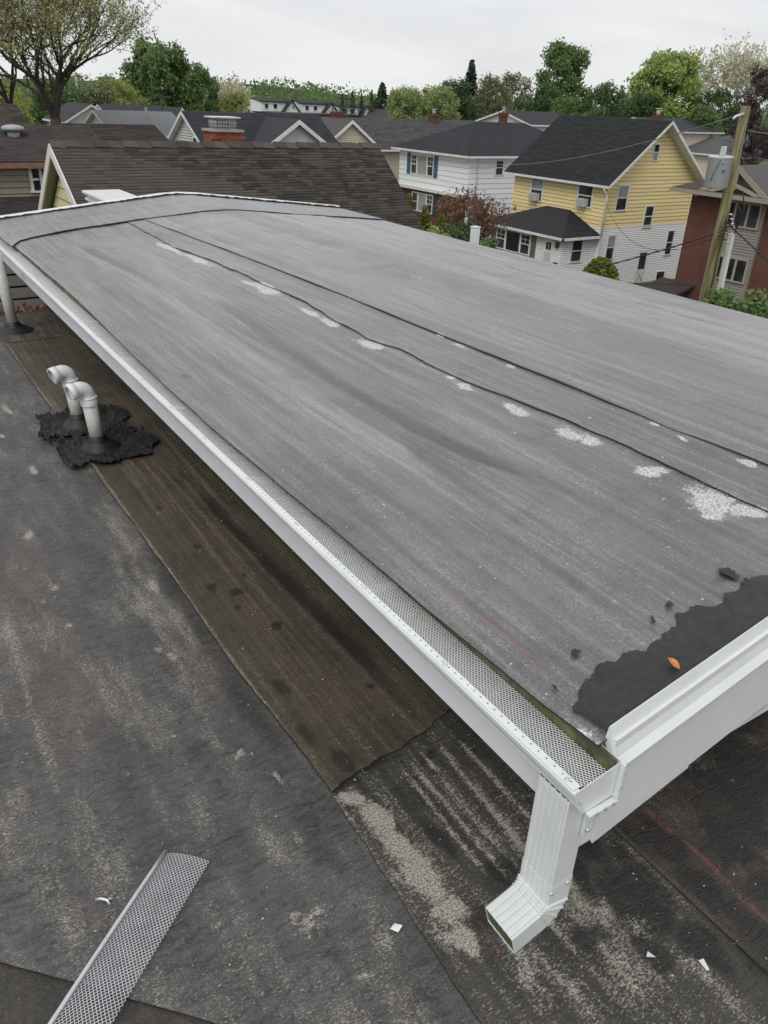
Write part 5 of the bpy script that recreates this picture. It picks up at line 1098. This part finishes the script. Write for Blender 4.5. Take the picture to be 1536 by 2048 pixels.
# ------------------------------------------------------------------ utility pole, transformer, wires
g = G('pole_wood'); P = g.pos(); n1 = g.noise(g.sc(P, (14, 14, .8)), 1, 6, .6)
M_POLE = g.fin(g.mix(g.step(n1, .35, .65), (.12, .105, .055), (.27, .25, .13)), .9, .2)
PT, PB = Vector((21.59, 15, 2.28)), Vector((22.0, 15, GZ))
pole = thing('utility_pole', 'weathered greenish wooden utility pole with a transformer', 'utility pole', PB)
MB().tube([PB, PB.lerp(PT, .5), PT], [.20, .175, .125], 16).build('shaft', M_POLE, pole)
tc = Vector((21.0, 15.0, .62)); u_ = Vector((-.038, 0, 1)).normalized()
tk = MB(); tk.tube([tc - u_ * .42, tc - u_ * .40, tc + u_ * .34, tc + u_ * .36, tc + u_ * .385, tc + u_ * .40], [.30, .325, .325, .345, .345, .30], 28); tk = tk.build('transformer_tank', M_GREYM, pole); tk.data.materials[0] = plain('transformer_grey', (.50, .54, .56), .4, .05, 3)
for dx, dy in ((-.12, -.08), (.13, .02)):
    b0 = tc + u_ * .40 + Vector((dx, dy, 0)); mb = MB(); pts = []; rad = []
    for k in range(9): pts.append(b0 + u_ * (.03 * k)); rad.append((.075 if k % 2 == 0 else .045) * (1 - .04 * k))
    mb.tube(pts, rad, 12); mb.build('bushing', M_PVC, tk)
mk = MB(); vd = Vector((-21.0, -15.0, 0)).normalized(); vs_ = Vector((-vd.y, vd.x, 0))
for (a_, z_, w_, h_) in ((-.13, .05, .05, .012), (-.13, .015, .05, .012), (-.13, -.02, .05, .012), (-.16, .015, .012, .08), (-.10, .015, .012, .08), (-.08, .2, .03, .05), (.04, .1, .03, .02)):
    c_ = tc + vd * .328 * math.cos(a_ / .33) + vs_ * -a_ + Vector((0, 0, z_)); mk.hexa([c_ + vs_ * s1 * w_ / 2 + vd * d1 + Vector((0, 0, s2 * h_ / 2)) for s2 in (-1, 1) for (s1, d1) in ((-1, .004), (1, .004), (1, -.01), (-1, -.01))])
mk.build('tank_marking', M_INK, tk, kind='stuff')
mb = MB(); mb.tube([tc + vd * .345 + Vector((0, 0, .3)), tc + vd * .42 + vs_ * -.1 + Vector((0, 0, .05)), tc + vd * .36 + vs_ * -.15 + Vector((0, 0, -.25))], .01, 5); mb.tube([tc + u_ * .62 + Vector((-.12, -.08, 0)), tc + u_ * .80, tc + u_ * .74 + Vector((.35, 0, 0))], .01, 5); mb.build('lead_wire', M_INK, tk, kind='stuff')
MB().tube([tc + Vector((.3, 0, -.2)), PB.lerp(PT, .84)], .04, 6).build('bracket', M_GREYM, pole); MB().tube([tc + Vector((.3, 0, .2)), PB.lerp(PT, .88)], .04, 6).build('bracket', M_GREYM, pole)
mb = MB(); mb.hexa([(22.20, 14.80, -4.6), (22.34, 14.80, -4.6), (22.34, 14.92, -4.6), (22.20, 14.92, -4.6), (22.06, 14.80, -1.1), (22.2, 14.80, -1.1), (22.2, 14.92, -1.1), (22.06, 14.92, -1.1)]); mb.build('conduit', M_PVCW, pole)
M_CABLE = plain('black_cable', (.018, .018, .02), .6); M_CABG = plain('grey_cable', (.20, .20, .19), .6)
def span(a, b, sag, n=14):
    a, b = Vector(a), Vector(b); return [a.lerp(b, k / n) - Vector((0, 0, sag * 4 * (k / n) * (1 - k / n))) for k in range(n + 1)]
def cable(label, a, b, sag, r, m=M_CABLE): return MB().tube(span(a, b, sag), r, 5).build('overhead_cable', m, None, label=label, cat='cable', group='overhead cables')
cable('pale twisted service cable running left from the pole top over the roofs', (21.6, 15, 2.1), (38.0, 50, -1.5), .9, .017, M_CABG)
cable('black cable sloping from the pole down to the left past the yew bush', (21.75, 14.9, -1.0), (19.5, 22.5, -3.9), .25, .022)
cable('thin black cable running low behind the clipped yew bush', (21.9, 14.9, -2.6), (19.0, 24.0, -3.4), .2, .014)
cable('thin wire from the pole to the yellow house corner', (21.75, 14.9, -1.1), (38.6, 34.9, -3.0), 1.4, .012)
cable('black cable running right from the pole towards the leafy bush', (21.8, 14.85, -.8), (19.4, 8.0, -2.6), .2, .022)
cable('thin cable running right from the top of the pole', (21.6, 15, 1.7), (22, 5, 1.9), .3, .012, M_CABG)
mb = MB()
for k in range(5):
    z0 = -.55 - .09 * k; mb.tube([(21.65, 14.82, z0), (21.35 + .05 * k, 14.6, z0 - .18), (21.0 + .1 * k, 14.5, z0 + .05 - .08 * k), (21.2, 14.7, z0 - .3), (21.75, 14.8, z0 - .35)], .012, 4)
mb.tube([(21.5, 14.7, -.7), (21.6, 14.78, -1.5), (21.55, 14.75, -2.6), (21.75, 14.78, -4.5)], .018, 5); mb.tube([(22.05, 14.75, -.9), (22.2, 14.7, -.4), (22.0, 14.75, .1)], .02, 5); mb.tube([(22.12, 14.78, -1.1), (22.18, 14.72, -.55), (22.0, 14.8, -.3)], .02, 5)
mb.build('drop_wire', M_CABLE, pole, kind='stuff')
for k in range(7):
    z = -.5 - .13 * k; MB().tube([(21.45 + .09 * (k % 4), 14.62, z), (21.53 + .09 * (k % 4), 14.6, z - .02)], .022, 6).build('connector', M_PVCW, pole)
MB().tube([(21.55, 14.95, 2.1), (21.1, 14.9, 2.02), (21.0, 14.9, 1.95)], .03, 6).build('insulator', M_PVCW, pole)
p2 = thing('utility_pole', 'slim distant utility pole in front of the townhouses', 'utility pole', (55.3, 95, GZ)); MB().tube([(55.3, 95, GZ), (55.3, 95, 2.2)], .13, 7).build('shaft', M_BARK, p2); MB().box(54.2, 56.4, 94.9, 95.1, 1.8, 1.95).build('cross_arm', M_BARK, p2)
p3 = thing('utility_pole', 'distant utility pole beside the dense green tree', 'utility pole', (27.2, 82, GZ)); MB().tube([(27.2, 82, GZ), (27.2, 82, 1.7)], .12, 7).build('shaft', M_BARK, p3); MB().box(26.3, 28.1, 81.9, 82.1, 1.4, 1.52).build('cross_arm', M_BARK, p3)
ms = thing('radio_mast', 'thin distant mast between the open tree and the dense tree', 'mast', (40, 168, GZ)); MB().tube([(40, 168, GZ), (40, 168, 6.6)], .16, 5).build('shaft', M_GREYM, ms); MB().box(39.3, 40.7, 167.9, 168.1, 6.2, 6.6).build('antenna', M_GREYM, ms)
# white post beyond the far eave
wp = thing('white_post', 'white square post end beyond the far roof edge', 'post', (6.6, 8.05, -2)); MB().box(6.55, 6.64, 8.0, 8.09, -2, .70).build('shaft', M_WHITE, wp, .008); MB().box(6.545, 6.645, 7.995, 8.095, .702, .712).build('cap', M_WHITE, wp)

# ------------------------------------------------------------------ loose things on the roofs
d = Vector((-.399, -.334, 0)).normalized(); e = Vector((.104, -.1, 0)).normalized(); o0 = Vector((.363, 1.675, .012)); lg = thing('loose_gutter_guard', 'loose strip of silver mesh gutter guard lying on the charcoal roof', 'gutter guard', o0)
V1, F1_ = strands(.95, .142); Wd = np.outer(V1[:, 0], d) + np.outer(V1[:, 1], e); Wd[:, 2] += V1[:, 2] + .004 + .010 * np.sin(V1[:, 1] / .142 * 3.14) + .006 * np.sin(V1[:, 0] * 4)
link('mesh', npmesh('mesh', Wd, F1_), plain('dull_galvanised_mesh', (.58, .59, .62), .38, .1, 20, metal=.25), lg, kind='stuff')
mb = MB(); mb.tube([o0 + d * (t * .95) + Vector((0, 0, .010 + .006 * math.sin(t * 3.8))) - e * .004 for t in np.linspace(0, 1, 12)], .0065, 8); mb.build('rolled_rim', M_GALV, lg)
def scrap(name, label, pts, z, m, cat, th=.0015, curl=0.):
    mb = MB(); mb.prism([(x, y, z + c) for x, y, c in pts], (0, 0, th)); return mb.build(name, m, None, label=label, cat=cat, origin=(pts[0][0], pts[0][1], z))
scrap('metal_scrap', 'small square white scrap on the charcoal sheet near the seam', [(.823, 1.112, 0), (.842, 1.118, .002), (.856, 1.098, .008), (.836, 1.090, .002)], .006, M_WHITE, 'scrap')
scrap('metal_scrap', 'small triangular white scrap right of the downspout elbow', [(1.388, .667, 0), (1.402, .675, .002), (1.405, .650, .006)], .014, M_WHITE, 'scrap')
scrap('metal_scrap', 'narrow pointed white scrap nearest the lower right corner', [(1.505, .583, 0), (1.518, .577, .005), (1.507, .548, .002), (1.501, .553, .0)], .014, M_WHITE, 'scrap')
bc = thing('bent_clip', 'bent silver metal clip lying left of the loose mesh', 'clip', (.156, 1.617, .004)); mb = MB()
mb.tube([(.135, 1.632, .010), (.150, 1.622, .016), (.163, 1.612, .012), (.166, 1.598, .006)], .0045, 6); mb.tube([(.158, 1.616, .010), (.178, 1.612, .010)], .0035, 5); mb.build('wire', M_GALV, bc)
M_LEAF = plain('orange_leaf', (.55, .20, .07), .6, .2, 60); zl = float(zup(np.array(1.5))) + .014
mb = MB(); L = [(0, 0, .002), (.010, .012, .006), (.013, .027, .010), (.009, .042, .013), (0, .056, .012)]; Rr = [(0, 0, .002), (-.010, .013, .008), (-.012, .028, .013), (-.008, .042, .016), (0, .056, .012)]
for k in range(4): mb.face([(1.505 + a[0], .868 + a[1] * .7, zl + a[2]) for a in (L[k], L[k + 1])] + [(1.505, .868 + .7 * .056 * (k + 1) / 4, zl + .004 + .002 * k), (1.505, .868 + .7 * .056 * k / 4, zl + .003 + .002 * k)]); mb.face([(1.505, .868 + .7 * .056 * k / 4, zl + .003 + .002 * k), (1.505, .868 + .7 * .056 * (k + 1) / 4, zl + .004 + .002 * k)] + [(1.505 + a[0], .868 + a[1] * .7, zl + a[2]) for a in (Rr[k + 1], Rr[k])])
mb.build('fallen_leaf', M_LEAF, None, label='single orange leaf on the black tar by the rake edge', cat='leaf', origin=(1.505, .868, zl), solid=.0008)
rn = np.random.default_rng(77); n = 420; C = np.stack([.7 + 1.3 * rn.random(n), 8.72 + .22 * rn.random(n) ** 1.5, .02 + .03 * rn.random(n)], -1); V, F = quads(C, .022, rn, .6)
link('leaf_litter', npmesh('leaf_litter', V, F), plain('dead_leaves', (.22, .10, .06), .8, .5, 30), None, label='brown dead leaves gathered along the far edge of the lower roof', cat='leaves', kind='stuff')
rn = np.random.default_rng(78); n = 500; C = np.stack([-.2 + 2.2 * rn.random(n), .4 + 5 * rn.random(n) ** 1.6, .012 + 0 * rn.random(n)], -1); C[:, 2] = np.where(C[:, 0] > .9, .022, .004); V, F = quads(C, .0035, rn, .7)
link('grit', npmesh('grit', V, F), plain('pale_grit', (.42, .40, .36), .8, .3, 30), None, label='scattered pale grit on the lower roof', cat='grit', kind='stuff')
